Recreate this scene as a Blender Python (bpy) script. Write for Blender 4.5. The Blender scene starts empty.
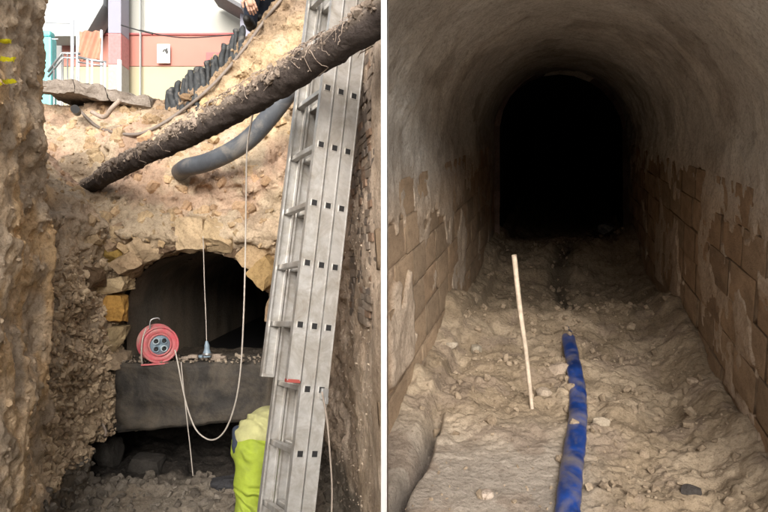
import bpy, bmesh, math, random
import numpy as np
from mathutils import Vector, Matrix
rng = np.random.default_rng(7); random.seed(7)
C = bpy.context.scene.collection
sc = bpy.context.scene
R = math.radians

# ------------------------------------------------------------------ camera, light, exposure
F = 640.0                                   # focal length in pixels of a 768 px wide frame
cam_d = bpy.data.cameras.new('camera'); cam = bpy.data.objects.new('camera', cam_d); C.objects.link(cam)
cam.location = (0, 0, 0); cam.rotation_euler = (R(90), 0, 0)
cam_d.sensor_width = 36; cam_d.lens = 36*F/768; cam_d.clip_start = .05; cam_d.clip_end = 2000
sc.camera = cam
SUN_EL, SUN_AZ = R(22), R(180)              # soft sun from behind and a little left of the camera
w = bpy.data.worlds.new("World"); sc.world = w; w.use_nodes = True
nt = w.node_tree; bg = nt.nodes['Background']
sky = nt.nodes.new('ShaderNodeTexSky'); sky.sky_type = 'NISHITA'; sky.sun_disc = False
sky.sun_elevation = SUN_EL; sky.sun_rotation = SUN_AZ; sky.dust_density = 6; sky.air_density = 1.0; sky.ozone_density = .6
hsv = nt.nodes.new('ShaderNodeHueSaturation'); hsv.inputs['Saturation'].default_value = .3
nt.links.new(sky.outputs[0], hsv.inputs['Color']); nt.links.new(hsv.outputs[0], bg.inputs[0]); bg.inputs[1].default_value = .15
sl = bpy.data.lights.new('sun', 'SUN'); sl.energy = 2.0; sl.angle = R(35); sl.color = (1, .95, .87)
so = bpy.data.objects.new('sun', sl); C.objects.link(so)
sd = Vector((math.sin(SUN_AZ)*math.cos(SUN_EL), math.cos(SUN_AZ)*math.cos(SUN_EL), math.sin(SUN_EL)))
so.rotation_euler = (-sd).to_track_quat('-Z', 'Y').to_euler()
sc.view_settings.view_transform = 'Standard'; sc.view_settings.look = 'None'
sc.view_settings.exposure = 0.8; sc.view_settings.gamma = 1

def P(px, py, Y):                           # a point seen at (px, py) of the 768x512 frame, Y metres ahead
    return Vector(((px-384)/F*Y, Y, (256-py)/F*Y))

# ------------------------------------------------------------------ noise
def _h(ix, iy, iz, s):
    n = (ix.astype(np.uint32)*np.uint32(73856093)) ^ (iy.astype(np.uint32)*np.uint32(19349663)) ^ (iz.astype(np.uint32)*np.uint32(83492791)) ^ np.uint32(s*2654435761 & 0xffffffff)
    n ^= n >> np.uint32(13); n *= np.uint32(1274126177); n ^= n >> np.uint32(16); n *= np.uint32(2246822519); n ^= n >> np.uint32(15)
    return (n & np.uint32(0xffffff)).astype(np.float32)/np.float32(0x7fffff) - 1
def vn(p, s=0):                             # value noise -1..1 at points (N,3)
    p = np.asarray(p, dtype=np.float64) + 1000.0
    i = np.floor(p).astype(np.int64); f = (p-i).astype(np.float32); f = f*f*f*(f*(f*6-15)+10)
    o = 0
    for a in (0, 1):
        for b in (0, 1):
            for c in (0, 1):
                wgt = (f[:, 0] if a else 1-f[:, 0])*(f[:, 1] if b else 1-f[:, 1])*(f[:, 2] if c else 1-f[:, 2])
                o = o + wgt*_h(i[:, 0]+a, i[:, 1]+b, i[:, 2]+c, s)
    return o
def fbm(p, freq, octs=4, s=0, gain=.5):
    p = np.asarray(p)*freq; o = 0; a = 1; t = 0
    for k in range(octs):
        o = o + a*vn(p*(2.03**k), s+k); t += a; a *= gain
    return o/t*1.6
def sstep(a, b, x):
    t = np.clip((x-a)/(b-a), 0, 1); return t*t*(3-2*t)
def mix(a, b, t):
    t = np.asarray(t)[..., None]; return np.asarray(a)*(1-t)+np.asarray(b)*t

# ------------------------------------------------------------------ mesh helpers
def tag(o, label=None, cat=None, group=None, kind=None):
    if label: o['label'] = label
    if cat: o['category'] = cat
    if group: o['group'] = group
    if kind: o['kind'] = kind
    return o
def empty(name, loc=(0, 0, 0), label=None, cat=None, group=None):
    o = bpy.data.objects.new(name, None); C.objects.link(o); o.location = loc; o.empty_display_size = .1
    return tag(o, label, cat, group)
def link(name, me, mat=None, parent=None):
    o = bpy.data.objects.new(name, me); C.objects.link(o)
    if mat is not None and not len(me.materials): me.materials.append(mat)
    if parent is not None:
        o.parent = parent; o.matrix_parent_inverse = Matrix.Translation(-Vector(parent.location))
    return o
def npmesh(name, V, Fq, col=None, smooth=True):
    V = np.ascontiguousarray(V, dtype=np.float32); Fq = np.ascontiguousarray(Fq, dtype=np.int32); k = Fq.shape[1]
    me = bpy.data.meshes.new(name)
    me.vertices.add(len(V)); me.vertices.foreach_set('co', V.ravel())
    me.loops.add(Fq.size); me.loops.foreach_set('vertex_index', Fq.ravel())
    me.polygons.add(len(Fq)); me.polygons.foreach_set('loop_start', np.arange(0, Fq.size, k, dtype=np.int32))
    me.update(calc_edges=True)
    me.polygons.foreach_set('use_smooth', np.full(len(Fq), smooth))
    if col is not None:
        a = me.color_attributes.new('Col', 'FLOAT_COLOR', 'POINT')
        c4 = np.ones((len(V), 4), np.float32); c4[:, :3] = np.clip(col, 0, 1); a.data.foreach_set('color', c4.ravel())
    me.validate(); return me
def grid_faces(nu, nv, flip=False):
    i = np.arange(nu*nv).reshape(nu, nv)
    q = np.stack([i[:-1, :-1], i[1:, :-1], i[1:, 1:], i[:-1, 1:]], -1).reshape(-1, 4)
    return q[:, ::-1] if flip else q
def normals(V, Fq):
    a = V[Fq[:, 2]]-V[Fq[:, 0]]; b = V[Fq[:, 3]]-V[Fq[:, 1]] if Fq.shape[1] == 4 else V[Fq[:, 1]]-V[Fq[:, 0]]
    n = np.cross(a, b) if Fq.shape[1] == 4 else np.cross(b, a)
    N = np.zeros_like(V)
    for k in range(Fq.shape[1]): 
        for c in range(3): N[:, c] += np.bincount(Fq[:, k], weights=n[:, c], minlength=len(V))
    return N/np.maximum(np.linalg.norm(N, axis=1, keepdims=True), 1e-9)
def bm_obj(name, bm, mat, parent=None, smooth=False):
    me = bpy.data.meshes.new(name); bm.to_mesh(me); bm.free()
    if smooth: me.polygons.foreach_set('use_smooth', [True]*len(me.polygons))
    return link(name, me, mat, parent)
def bbox(bm, c, s, M=None, bevel=0.0):
    r = bmesh.ops.create_cube(bm, size=1); vs = r['verts']
    for v in vs: v.co = Vector((v.co.x*s[0]+c[0], v.co.y*s[1]+c[1], v.co.z*s[2]+c[2]))
    if bevel: 
        es = {e for v in vs for e in v.link_edges}
        rr = bmesh.ops.bevel(bm, geom=list(es), offset=bevel, segments=2, affect='EDGES', profile=.6)
        vs = list({v for f in rr['faces'] for v in f.verts} | {v for v in vs if v.is_valid})
    if M is not None:
        for v in vs: v.co = M @ v.co
def box(name, c, s, mat, parent=None, bevel=.004, M=None):
    bm = bmesh.new(); bbox(bm, c, s, M, bevel); return bm_obj(name, bm, mat, parent)
def smooth_path(pts, n=8):
    pts = [np.array(p, float) for p in pts]; pts = [2*pts[0]-pts[1]]+pts+[2*pts[-1]-pts[-2]]; out = []
    for i in range(1, len(pts)-2):
        for k in range(n):
            t = k/n; a, b, c, d = pts[i-1:i+3]
            out.append(.5*((2*b)+(-a+c)*t+(2*a-5*b+4*c-d)*t*t+(-a+3*b-3*c+d)*t**3))
    out.append(pts[-2]); return np.array(out)
def tube_np(path, rad, seg=8, cap=True):
    path = np.asarray(path, float); n = len(path); rad = np.broadcast_to(rad, n)
    T = np.gradient(path, axis=0); T /= np.linalg.norm(T, axis=1, keepdims=True)+1e-12
    up = np.array([0, 0, 1.]) if abs(T[0][2]) < .9 else np.array([1., 0, 0])
    U = np.cross(T[0], up); U /= np.linalg.norm(U); V = []; 
    for i in range(n):
        U = U-T[i]*np.dot(U, T[i]); U /= np.linalg.norm(U); W = np.cross(T[i], U)
        a = np.arange(seg)/seg*2*np.pi
        V.append(path[i]+rad[i]*(np.cos(a)[:, None]*U+np.sin(a)[:, None]*W))
    V = np.concatenate(V); i = np.arange(n*seg).reshape(n, seg); j = np.roll(i, -1, 1)
    q = np.stack([i[:-1], i[1:], j[1:], j[:-1]], -1).reshape(-1, 4)
    if cap:
        c0, c1 = len(V), len(V)+1; V = np.vstack([V, path[:1], path[-1:]])
        a = np.stack([i[0], j[0], np.full(seg, c0), np.full(seg, c0)], -1); b = np.stack([j[-1], i[-1], np.full(seg, c1), np.full(seg, c1)], -1)
        return V, q, np.vstack([a, b])
    return V, q, None
def tube(name, pts, rad, mat, parent=None, seg=8, sm=8, closed=True):
    path = smooth_path(pts, sm) if sm > 1 else np.array(pts, float)
    if not np.isscalar(rad): rad = np.interp(np.linspace(0, 1, len(path)), np.linspace(0, 1, len(rad)), rad)
    V, q, cp = tube_np(path, rad, seg)
    me = bpy.data.meshes.new(name)
    me.from_pydata([tuple(v) for v in V], [], [tuple(f) for f in q]+[tuple(f[:3]) for f in cp]); me.update()
    me.polygons.foreach_set('use_smooth', [True]*len(me.polygons))
    return link(name, me, mat, parent)
# rough stones -------------------------------------------------------
def cube_sphere(n):
    g = np.linspace(-1, 1, n+1); vs = {}; V = []; Q = []
    def vid(p):
        k = tuple(np.round(p, 5))
        if k not in vs: vs[k] = len(V); V.append(k)
        return vs[k]
    for ax in range(3):
        for sgn in (-1, 1):
            for a in range(n):
                for b in range(n):
                    q = []
                    for (x, y) in ((a, b), (a+1, b), (a+1, b+1), (a, b+1)):
                        p = [0, 0, 0]; p[ax] = sgn; p[(ax+1) % 3] = g[x]; p[(ax+2) % 3] = g[y]; q.append(vid(p))
                    Q.append(q if sgn > 0 else q[::-1])
    return np.array(V, float), np.array(Q)
CS = {n: cube_sphere(n) for n in (2, 3, 6, 10)}
def stone_shape(n=3, sq=.55, rough=.18, seed=0, cuts=3):
    V, Q = CS[n]; V = V.copy(); s = V/np.linalg.norm(V, axis=1, keepdims=True)
    V = V*sq+s*(1-sq)*1.15
    N = np.stack([fbm(s+seed*7.3+k*31, 1.3, 3, seed+k) for k in range(3)], 1)
    V = V+N*rough
    for _ in range(cuts):                    # a few broken, flat faces
        d = rng.normal(size=3); d /= np.linalg.norm(d); t = .72+.2*rng.random(); e = V@d
        V = V-np.outer(np.maximum(e-t, 0), d)
    return V/2, Q
STONES = [stone_shape(2, .4, .25, k) for k in range(14)]
def scatter(name, P0, N0, size, mat, parent=None, colf=None, flat=.6, sink=.25, temps=STONES, kind='stuff'):
    Vs, Qs, Cs = [], [], []; off = 0
    for i in range(len(P0)):
        V, Q = temps[rng.integers(len(temps))]
        a = rng.normal(size=(3, 3)); q, _ = np.linalg.qr(a); s = size[i]*np.array([1, .55+.45*rng.random(), flat*(.6+.5*rng.random())])
        W = (V*s)@q.T+P0[i]+N0[i]*size[i]*(.25-sink)
        Vs.append(W); Qs.append(Q+off); off += len(V)
        if colf is not None: Cs.append(np.repeat(colf(P0[i])[None], len(V), 0))
    me = npmesh(name, np.vstack(Vs), np.vstack(Qs), np.vstack(Cs) if Cs else None, smooth=False)
    o = link(name, me, mat, parent)
    if kind: o['kind'] = kind
    return o

# ------------------------------------------------------------------ materials
def new_mat(name):
    m = bpy.data.materials.new(name); m.use_nodes = True; n = m.node_tree.nodes; b = n['Principled BSDF']
    return m, n, m.node_tree.links, b
def noise_node(n, l, scale, detail=6, rough=.6, vec=None, dist=0):
    t = n.new('ShaderNodeTexNoise'); t.inputs['Scale'].default_value = scale; t.inputs['Detail'].default_value = detail
    t.inputs['Roughness'].default_value = rough; t.inputs['Distortion'].default_value = dist
    if vec is not None: l.new(vec, t.inputs['Vector'])
    return t
def ramp(n, l, src, stops):
    r = n.new('ShaderNodeValToRGB'); e = r.color_ramp.elements
    while len(e) < len(stops): e.new(.5)
    for k, (p, c) in enumerate(stops): e[k].position = p; e[k].color = (*c, 1) if len(c) == 3 else c
    l.new(src, r.inputs[0]); return r
def mixc(n, l, fac, a, b, mode='MIX'):
    m = n.new('ShaderNodeMix'); m.data_type = 'RGBA'; m.blend_type = mode
    for sock, v in ((0, fac), (6, a), (7, b)):
        if isinstance(v, (int, float)): m.inputs[sock].default_value = v
        elif isinstance(v, tuple): m.inputs[sock].default_value = (*v[:3], 1)
        else: l.new(v, m.inputs[sock])
    return m.outputs[2]
def bumpy(n, l, b, srcs):                    # srcs: (socket, distance)
    prev = None
    for s, d in srcs:
        bp = n.new('ShaderNodeBump'); bp.inputs['Strength'].default_value = 1; bp.inputs['Distance'].default_value = d
        l.new(s, bp.inputs['Height'])
        if prev: l.new(prev, bp.inputs['Normal'])
        prev = bp.outputs[0]
    l.new(prev, b.inputs['Normal'])
def simple(name, col, rough=.6, metal=0, var=.15, scale=20, bump=.001, dirt=None, dirt_amt=.5, emit=None):
    m, n, l, b = new_mat(name)
    tc = n.new('ShaderNodeTexCoord').outputs['Object']
    nz = noise_node(n, l, scale, 6, .6, tc)
    c = tuple(x*(1-var) for x in col); d = tuple(min(1, x*(1+var)) for x in col)
    rp = ramp(n, l, nz.outputs[0], [(.3, c), (.7, d)]); out = rp.outputs[0]
    if dirt:
        n2 = noise_node(n, l, scale*.35, 8, .7, tc, .6); r2 = ramp(n, l, n2.outputs[0], [(.62-dirt_amt*.4, (0, 0, 0)), (.8-dirt_amt*.2, (1, 1, 1))])
        out = mixc(n, l, r2.outputs[0], out, dirt)
    l.new(out, b.inputs['Base Color']); b.inputs['Roughness'].default_value = rough; b.inputs['Metallic'].default_value = metal
    if bump: bumpy(n, l, b, [(nz.outputs[0], bump)])
    return m
def soil_mat(name, fine=1.0, paint=False, rough=.95, tint=(1, 1, 1)):
    m, n, l, b = new_mat(name)
    tc = n.new('ShaderNodeTexCoord').outputs['Object']
    at = n.new('ShaderNodeVertexColor'); at.layer_name = 'Col'
    n1 = noise_node(n, l, 9, 8, .65, tc); n2 = noise_node(n, l, 60, 5, .7, tc); n3 = noise_node(n, l, 230, 3, .7, tc)
    vo = n.new('ShaderNodeTexVoronoi'); vo.inputs['Scale'].default_value = 42; l.new(tc, vo.inputs['Vector'])
    c = mixc(n, l, 1.0, at.outputs[0], ramp(n, l, n1.outputs[0], [(.28, (.72, .70, .68)), (.5, (1, 1, 1)), (.75, (1.0, 1.0, 1.0))]).outputs[0], 'MULTIPLY')
    c = mixc(n, l, .75, c, ramp(n, l, n2.outputs[0], [(.3, (.5, .47, .44)), (.52, (1, 1, 1))]).outputs[0], 'MULTIPLY')
    c = mixc(n, l, .5, c, ramp(n, l, n3.outputs[0], [(.3, (.55, .5, .45)), (.6, (1, 1, 1))]).outputs[0], 'MULTIPLY')
    sp = ramp(n, l, n2.outputs[0], [(.66, (0, 0, 0)), (.72, (1, 1, 1))])
    sc_ = n.new('ShaderNodeMath'); sc_.operation = 'MULTIPLY'; sc_.inputs[1].default_value = .35; l.new(sp.outputs[0], sc_.inputs[0])
    c = mixc(n, l, sc_.outputs[0], c, (.62, .54, .42))
    if tint != (1, 1, 1): c = mixc(n, l, 1.0, c, tint, 'MULTIPLY')
    if paint:                                # three sprayed yellow dashes on the left face
        sx = n.new('ShaderNodeSeparateXYZ'); dn = noise_node(n, l, 45, 3, .6, tc)
        off = n.new('ShaderNodeVectorMath'); off.operation = 'MULTIPLY_ADD'; off.inputs[1].default_value = (.03, .06, .024)
        l.new(dn.outputs['Color'], off.inputs[0]); l.new(tc, off.inputs[2]); l.new(off.outputs[0], sx.inputs[0])
        tot = None
        def mt(op, a, b_=None, clamp=False):
            q = n.new('ShaderNodeMath'); q.operation = op; q.use_clamp = clamp
            for k, v in enumerate((a, b_)):
                if v is None: continue
                if isinstance(v, (int, float)): q.inputs[k].default_value = v
                else: l.new(v, q.inputs[k])
            return q.outputs[0]
        for zz in (.957, .876, .778):
            d = mt('ABSOLUTE', mt('SUBTRACT', mt('SUBTRACT', sx.outputs[2], mt('MULTIPLY', mt('SUBTRACT', sx.outputs[1], 2.88), .30)), zz+.012)); s_ = mt('LESS_THAN', d, .0105)
            tot = s_ if tot is None else mt('MAXIMUM', tot, s_)
        tot = mt('MULTIPLY', tot, mt('LESS_THAN', sx.outputs[1], 2.955)); tot = mt('MULTIPLY', tot, mt('LESS_THAN', sx.outputs[0], -1.2))
        tot = mt('MULTIPLY', tot, mt('MULTIPLY_ADD', n2.outputs[0], 2.2, True))
        c = mixc(n, l, tot, c, (.85, .75, .02))
    l.new(c, b.inputs['Base Color']); b.inputs['Roughness'].default_value = rough; b.inputs['Specular IOR Level'].default_value = .25
    bumpy(n, l, b, [(n1.outputs[0], .012*fine), (vo.outputs['Distance'], .004*fine), (n2.outputs[0], .008*fine), (n3.outputs[0], .0022*fine)])
    return m
M_SOIL = soil_mat('excavated_soil', 1.0, paint=True)
M_RUB = soil_mat('stone_fragments', .5)
M_TUN = soil_mat('tunnel_render', .6)
M_TFL = soil_mat('tunnel_dirt', .8)
M_ALU = simple('ladder_aluminium', (.54, .53, .515), .40, .6, .12, 22, .0006, (.33, .295, .25), .5)
M_WHITE = simple('white_divider_paint', (.88, .88, .88), .7, 0, .02, 8, .0002)
M_BLACK = simple('black_plastic_and_shade', (.012, .012, .013), .5)  # also paints the darkness inside the arch and the bore
M_CONC = simple('dark_wet_concrete', (.030, .026, .022), .8, 0, .45, 11, .016, (.10, .08, .058), .5)
M_HOSE = simple('grey_blue_pipe', (.075, .082, .095), .5, 0, .2, 12, .001, (.24, .215, .185), .3)
M_LOG = simple('mud_caked_pipe', (.055, .043, .038), .9, 0, .35, 30, .006, (.20, .165, .14), .45)
M_MUD = simple('dried_mud', (.27, .225, .19), .95, 0, .35, 60, .004)
M_ROOT = simple('root_fibre', (.34, .27, .22), .9, 0, .3, 60, .001)
M_CABLE = simple('pale_cable', (.48, .43, .38), .6, 0, .1, 60, .0002)
M_PINK = simple('red_pink_plastic', (.58, .09, .12), .5, 0, .15, 25, .0006, (.42, .24, .21), .55)
M_REDC = simple('red_cable', (.62, .16, .17), .5, 0, .15, 40, .0004)
M_SOCK = simple('socket_blue_grey', (.20, .27, .33), .4)
M_STEEL = simple('dull_steel', (.45, .45, .45), .4, .8)
M_HIVIS = simple('hi_vis_lime', (.27, .34, .03), .85, 0, .15, 14, .008, (.20, .24, .06), .35)
M_HIJACK = simple('hi_vis_jacket', (.38, .37, .17), .85, 0, .15, 14, .008, (.26, .25, .13), .35)
M_NAVY = simple('navy_cloth', (.022, .03, .05), .85, 0, .2, 40, .002)
M_SKIN = simple('skin', (.50, .30, .22), .6, 0, .05, 20, 0)
M_HAT = simple('white_helmet', (.75, .75, .72), .35)
M_REFL = simple('reflective_tape', (.62, .63, .62), .35, .3)
M_WOOD = simple('wooden_handle', (.38, .19, .10), .6, 0, .2, 30, .0005)
M_BLUE = simple('blue_layflat', (.010, .04, .19), .42, 0, .5, 9, .002, (.22, .185, .14), .42)
M_STAKE = simple('pale_stake', (.50, .41, .32), .8, 0, .2, 40, .002, (.30, .24, .18), .55)
M_DARKS = simple('dark_bag', (.03, .033, .036), .7, 0, .5, 25, .006, (.22, .20, .18), .2)
M_BOOT = simple('black_boot', (.02, .018, .017), .6)

# ------------------------------------------------------------------ the excavation (voxel field -> surface)
H = .0165
X0, X1, Ya, Yz, Za, Zz = -3.4, .012, 1.9, 6.3, -2.0, 2.5
gx = np.arange(X0, X1+H*.5, H, dtype=np.float32); gx = np.linspace(X0, X1, len(gx), dtype=np.float32)
gy = np.arange(Ya, Yz, H, dtype=np.float32); gz = np.arange(Za, Zz, H, dtype=np.float32)
def gnoise(cell, seed, sz=1.0):
    """value noise sampled on the voxel grid; cell in metres, sz stretches it in z"""
    r = np.random.default_rng(seed)
    def ax(g, c):
        u = (g-g[0])/c; i = np.floor(u).astype(int); f = (u-i); return i, (f*f*(3-2*f)).astype(np.float32)
    ix, fx = ax(gx, cell); iy, fy = ax(gy, cell); iz, fz = ax(gz, cell*sz)
    L = r.uniform(-1, 1, (ix[-1]+2, iy[-1]+2, iz[-1]+2)).astype(np.float32)
    A = L[ix]*(1-fx)[:, None, None]+L[ix+1]*fx[:, None, None]
    A = A[:, iy]*(1-fy)[None, :, None]+A[:, iy+1]*fy[None, :, None]
    return A[:, :, iz]*(1-fz)+A[:, :, iz+1]*fz
def floor_z(y): return -1.5-.25*sstep(4.7, 3.6, y)
def top_z(x, y):
    heap = np.interp(x, [-2.1, -1.9, -1.61, -1.3, -1.04, -.7, 0], [0, 0, .10, .34, .60, .85, .95])
    return 1.36+heap*sstep(6.3, 5.9, y)
X = gx[:, None, None]; Y = gy[None, :, None]; Z = gz[None, None, :]
warp = .10*gnoise(.6, 1)
# plan of the left face: near buttress, then a corner, then the recessed face that leans back with height
zl = np.maximum(0, gz-.25)
near = np.interp(gy, [1.9, 2.6, 3.3, 3.5], [-1.58, -1.64, -1.80, -1.84])
farb = np.interp(gy, [3.5, 3.7, 4.0, 4.7, 6.3], [-1.86, -1.94, -2.02, -1.96, -2.05])
isfar = sstep(3.42, 3.62, gy)
xl = near[:, None]*(1-isfar[:, None])+isfar[:, None]*(farb[:, None]-1.15*zl[None, :])
xr = np.interp(gy, [1.9, 2.9, 3.3, 4.0, 4.7, 6.3], [.2, -.032, -.10, -.235, -.50, -.55])[:, None]+0*gz[None, :]
slope = np.interp(gx, [-2.6, -1.9, -1.3, -.6], [.66, .62, .42, .22])
yb = 4.72+slope[:, None]*np.maximum(0, gz[None, :]-.30)+.25*sstep(.9, 1.3, gz)[None, :]*sstep(-1.5, -2.2, gx)[:, None]
yb = yb-.14*np.exp(-((gz-.16)/.13)**2)[None, :]                     # pale crust jutting over the arch
pit = np.minimum(np.minimum(X-xl[None], yb[:, None, :]-Y), np.minimum(xr[None]-X, Z-floor_z(gy)[None, :, None]))
# masks for the noise: keep it small near the board edge and on the floor
amp = sstep(-.02, -.6, gx)[:, None, None]*.85+.15
n_big = gnoise(.33, 2)*.085+gnoise(.16, 3)*.055+gnoise(.085, 4)*.034+gnoise(.048, 5)*.020
streak = gnoise(.12, 6, 4.5)*.05+gnoise(.05, 7, 5)*.02
lm = (1-sstep(-1.9, -1.3, gx))[:, None, None]*(1-sstep(3.5, 4.2, gy))[None, :, None]
fl = sstep(-1.45, -1.2, gz)[None, None, :]*.65+.35
hol = gnoise(.10, 15); n_big += np.maximum(0, hol-.38)*.16*sstep(-1.35, -1.0, gz)[None, None, :]; del hol
field = np.maximum(pit+ (n_big*(1-.45*lm)+streak*lm)*amp*fl, Z-top_z(gx[:, None], gy[None, :])[:, :, None]+.6*n_big)
del n_big, streak, pit
# the old arch: barrel going back; and the dark void under the lintel
cx, hw = -1.405, .575
zn = np.maximum(0, gz+.41)/.445; xx = np.abs(gx-cx)/hw
arch = 1-(np.power(xx[:, None], 2.1)+np.power(zn[None, :], 2.1))**(1/2.1)
arch = np.minimum(arch*hw, (gz+.9)[None, :])
field = np.maximum(field, np.minimum(arch[:, None, :]+.018*gnoise(.12, 8), Y-4.2))
vt = np.interp(gx, [-2.4, -2.2, -1.9, -.8, -.6], [-1.5, -1.33, -1.25, -1.17, -1.3])
void = np.minimum(np.minimum((vt[:, None]-gz[None, :])[:, None, :], (gx+2.28)[:, None, None]), np.minimum(-.62-X, 6.1-Y))
void = np.minimum(void, np.minimum(Z+1.56+.12*np.maximum(0, Y-4.7), Y-4.35))
field = np.maximum(field, void+.05*gnoise(.12, 9)*1.0)
def surface_nets(Fd):
    s = Fd > 0; nx, ny, nz = Fd.shape
    cnt = np.zeros((nx-1, ny-1, nz-1), np.int8)
    corners = [(a, b, c) for a in (0, 1) for b in (0, 1) for c in (0, 1)]
    for a, b, c in corners: cnt += s[a:nx-1+a, b:ny-1+b, c:nz-1+c]
    ii = np.argwhere((cnt > 0) & (cnt < 8)); idx = -np.ones(cnt.shape, np.int32); idx[tuple(ii.T)] = np.arange(len(ii))
    val = {k: Fd[ii[:, 0]+k[0], ii[:, 1]+k[1], ii[:, 2]+k[2]] for k in corners}
    acc = np.zeros((len(ii), 3)); n = np.zeros(len(ii))
    for k in corners:
        for ax in range(3):
            if k[ax] == 0:
                k2 = list(k); k2[ax] = 1; k2 = tuple(k2); a, b = val[k], val[k2]; m = (a > 0) != (b > 0)
                t = np.where(m, a/(np.where(m, a-b, 1)), 0)
                p = np.zeros((len(ii), 3)); p[:] = k; p[:, ax] = t
                acc[m] += p[m]; n += m
    V = ii+acc/n[:, None]
    Q = []
    for ax in range(3):
        o1, o2 = [q for q in range(3) if q != ax]
        A = np.take(s, range(0, s.shape[ax]-1), ax); B = np.take(s, range(1, s.shape[ax]), ax)
        e = np.argwhere(A != B); e = e[(e[:, o1] > 0) & (e[:, o2] > 0) & (e[:, o1] < s.shape[o1]-1) & (e[:, o2] < s.shape[o2]-1)]
        def cid(d1, d2):
            c = e.copy(); c[:, o1] -= d1; c[:, o2] -= d2; return idx[tuple(c.T)]
        q = np.stack([cid(1, 1), cid(0, 1), cid(0, 0), cid(1, 0)], 1)
        fl_ = A[tuple(e.T)] ^ (ax == 1)
        q[fl_] = q[fl_][:, ::-1]; Q.append(q)
    return V, np.vstack(Q)
TV, TQ = surface_nets(field); del field, void
TV = TV*np.array([gx[1]-gx[0], H, H])+np.array([X0, Ya, Za])
TN = normals(TV, TQ)
if np.mean(TN[(TV[:, 2] < -1.4) & (TV[:, 1] < 4), 2]) < 0: TQ = TQ[:, ::-1]; TN = -TN
fa = np.clip((-.03-TV[:, 0])/.3, .08, 1)
rid = 1-np.abs(fbm(TV, 26, 2, 40))
TV = TV+TN*((fbm(TV, 30, 3, 20)*.011+(rid-.75)*.012)*fa)[:, None]
TN = normals(TV, TQ)
def soil_col(p):
    x, y, z = p[:, 0], p[:, 1], p[:, 2]
    a = fbm(p, 1.7, 4, 60); b = fbm(p, 5, 4, 70); c = fbm(p*np.array([1, 1, .25]), 8, 3, 80)
    ochre = np.array([.54, .375, .215]); grey = np.array([.42, .335, .25]); pale = np.array([.62, .50, .36]); dark = np.array([.22, .155, .105]); pink = np.array([.60, .42, .31])
    col = mix(grey, ochre, sstep(-.3, .5, a))
    lw = 1-sstep(-1.9, -1.5, x)*1.0
    left = (x < -1.5) & (y < 3.6)
    col = np.where(left[:, None], mix(mix(grey, ochre, sstep(-.1, .45, c+.1)), (.64, .49, .34), sstep(.0, .5, b)*.8), col)
    col = np.where(left[:, None], col*1.28, col)  # left face lightened, standing in for light it does not catch
    ul = left & (z > .95)
    col = np.where(ul[:, None], mix(col, grey*1.05, .6), col)
    back = sstep(4.2, 4.7, y)*sstep(-.05, .25, z)
    col = mix(col, mix(pale, pink, sstep(-.1, .5, b)), back*.8)
    col = mix(col, dark, back*sstep(.25, .6, fbm(p, 3.2, 3, 90))*.55)
    bank = sstep(-1.9, -1.2, x)*sstep(.7, 1.1, z)*sstep(3.8, 4.4, y)
    col = mix(col, mix((.56, .42, .26), (.60, .50, .41), sstep(-.2, .3, a)), bank*.9)
    ridge = sstep(.42, .20, top_z(x, y)-z)*(y > 4.5)*sstep(-2.1, -1.8, x)+sstep(.2, .03, top_z(x, y)-z)*(y > 4.5)*sstep(-1.8, -2.1, x)
    col = mix(col, dark*1.15, ridge*.8)
    right = sstep(-.6, -.3, x)*(y < 4.6)
    col = mix(col, mix((.50, .39, .30), (.68, .55, .44), sstep(-.2, .4, b)), right*.9)  # pinkish right face, also lightened in place of missing side light
    rub = sstep(3.6, 4.0, y)*(1-sstep(-1.9, -1.75, x))*sstep(.3, .0, z)
    col = mix(col, mix((.46, .36, .255), (.64, .51, .37), sstep(-.2, .4, b)), rub*.8)
    crust = np.exp(-((z-.16)/.16)**2)*sstep(4.2, 4.5, y)
    col = mix(col, pale*1.02, crust*.7)
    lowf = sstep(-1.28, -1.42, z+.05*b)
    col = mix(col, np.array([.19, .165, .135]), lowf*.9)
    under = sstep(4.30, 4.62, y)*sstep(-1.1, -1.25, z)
    col = mix(col, np.array([.026, .022, .019]), under*.97)  # shade of the void below the slab painted into the soil
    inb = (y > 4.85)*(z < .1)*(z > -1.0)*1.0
    col = mix(col, np.array([.06, .052, .045]), inb*.9)  # inner darkness of the barrel painted as soil colour
    return col*(1+.18*fbm(p, 14, 2, 95))[:, None]
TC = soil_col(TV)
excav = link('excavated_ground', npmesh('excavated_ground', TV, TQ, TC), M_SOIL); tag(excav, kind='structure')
def surf_pick(mask, n):
    i = np.flatnonzero(mask); return i[rng.integers(0, len(i), n)]
def one_col(lo, hi):
    def f(p): t = rng.random(); return np.array(lo)*(1-t)+np.array(hi)*t
    return f
x_, y_, z_ = TV.T
inarch = (y_ > 4.8) & (z_ < .1)
vis = (x_ < -.35) & (y_ < 6) & (y_ > 2.3) & ~inarch
i = surf_pick(vis & (z_ < 2.2), 4500)
o = scatter('soil_crumbs', TV[i], TN[i], .008+.022*rng.random(len(i))**3+.006, M_RUB, excav, lambda p: soil_col(p[None])[0]*rng.uniform(.85, 1.1), .8, .3)
m = vis & (y_ > 3.55) & (x_ < -1.72) & (z_ < .0) & (z_ > -1.35)
i = surf_pick(m, 2400)
scatter('rubble_fragments', TV[i], TN[i], .022+.045*rng.random(len(i))**2, M_RUB, excav, one_col((.34, .25, .165), (.70, .55, .38)), .5, .12)
m = (x_ > -.6) & (x_ < -.06) & (y_ < 4.2) & (z_ > -1.6) & (z_ < 1.2)
i = surf_pick(m, 900)
scatter('wall_grit', TV[i], TN[i], .006+.016*rng.random(len(i))**2, M_RUB, excav, one_col((.22, .17, .13), (.66, .54, .43)), .6, .25)
m = vis & (z_ < -1.3) & (y_ > 3.3) & (y_ < 4.5)
i = surf_pick(m, 900)
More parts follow.
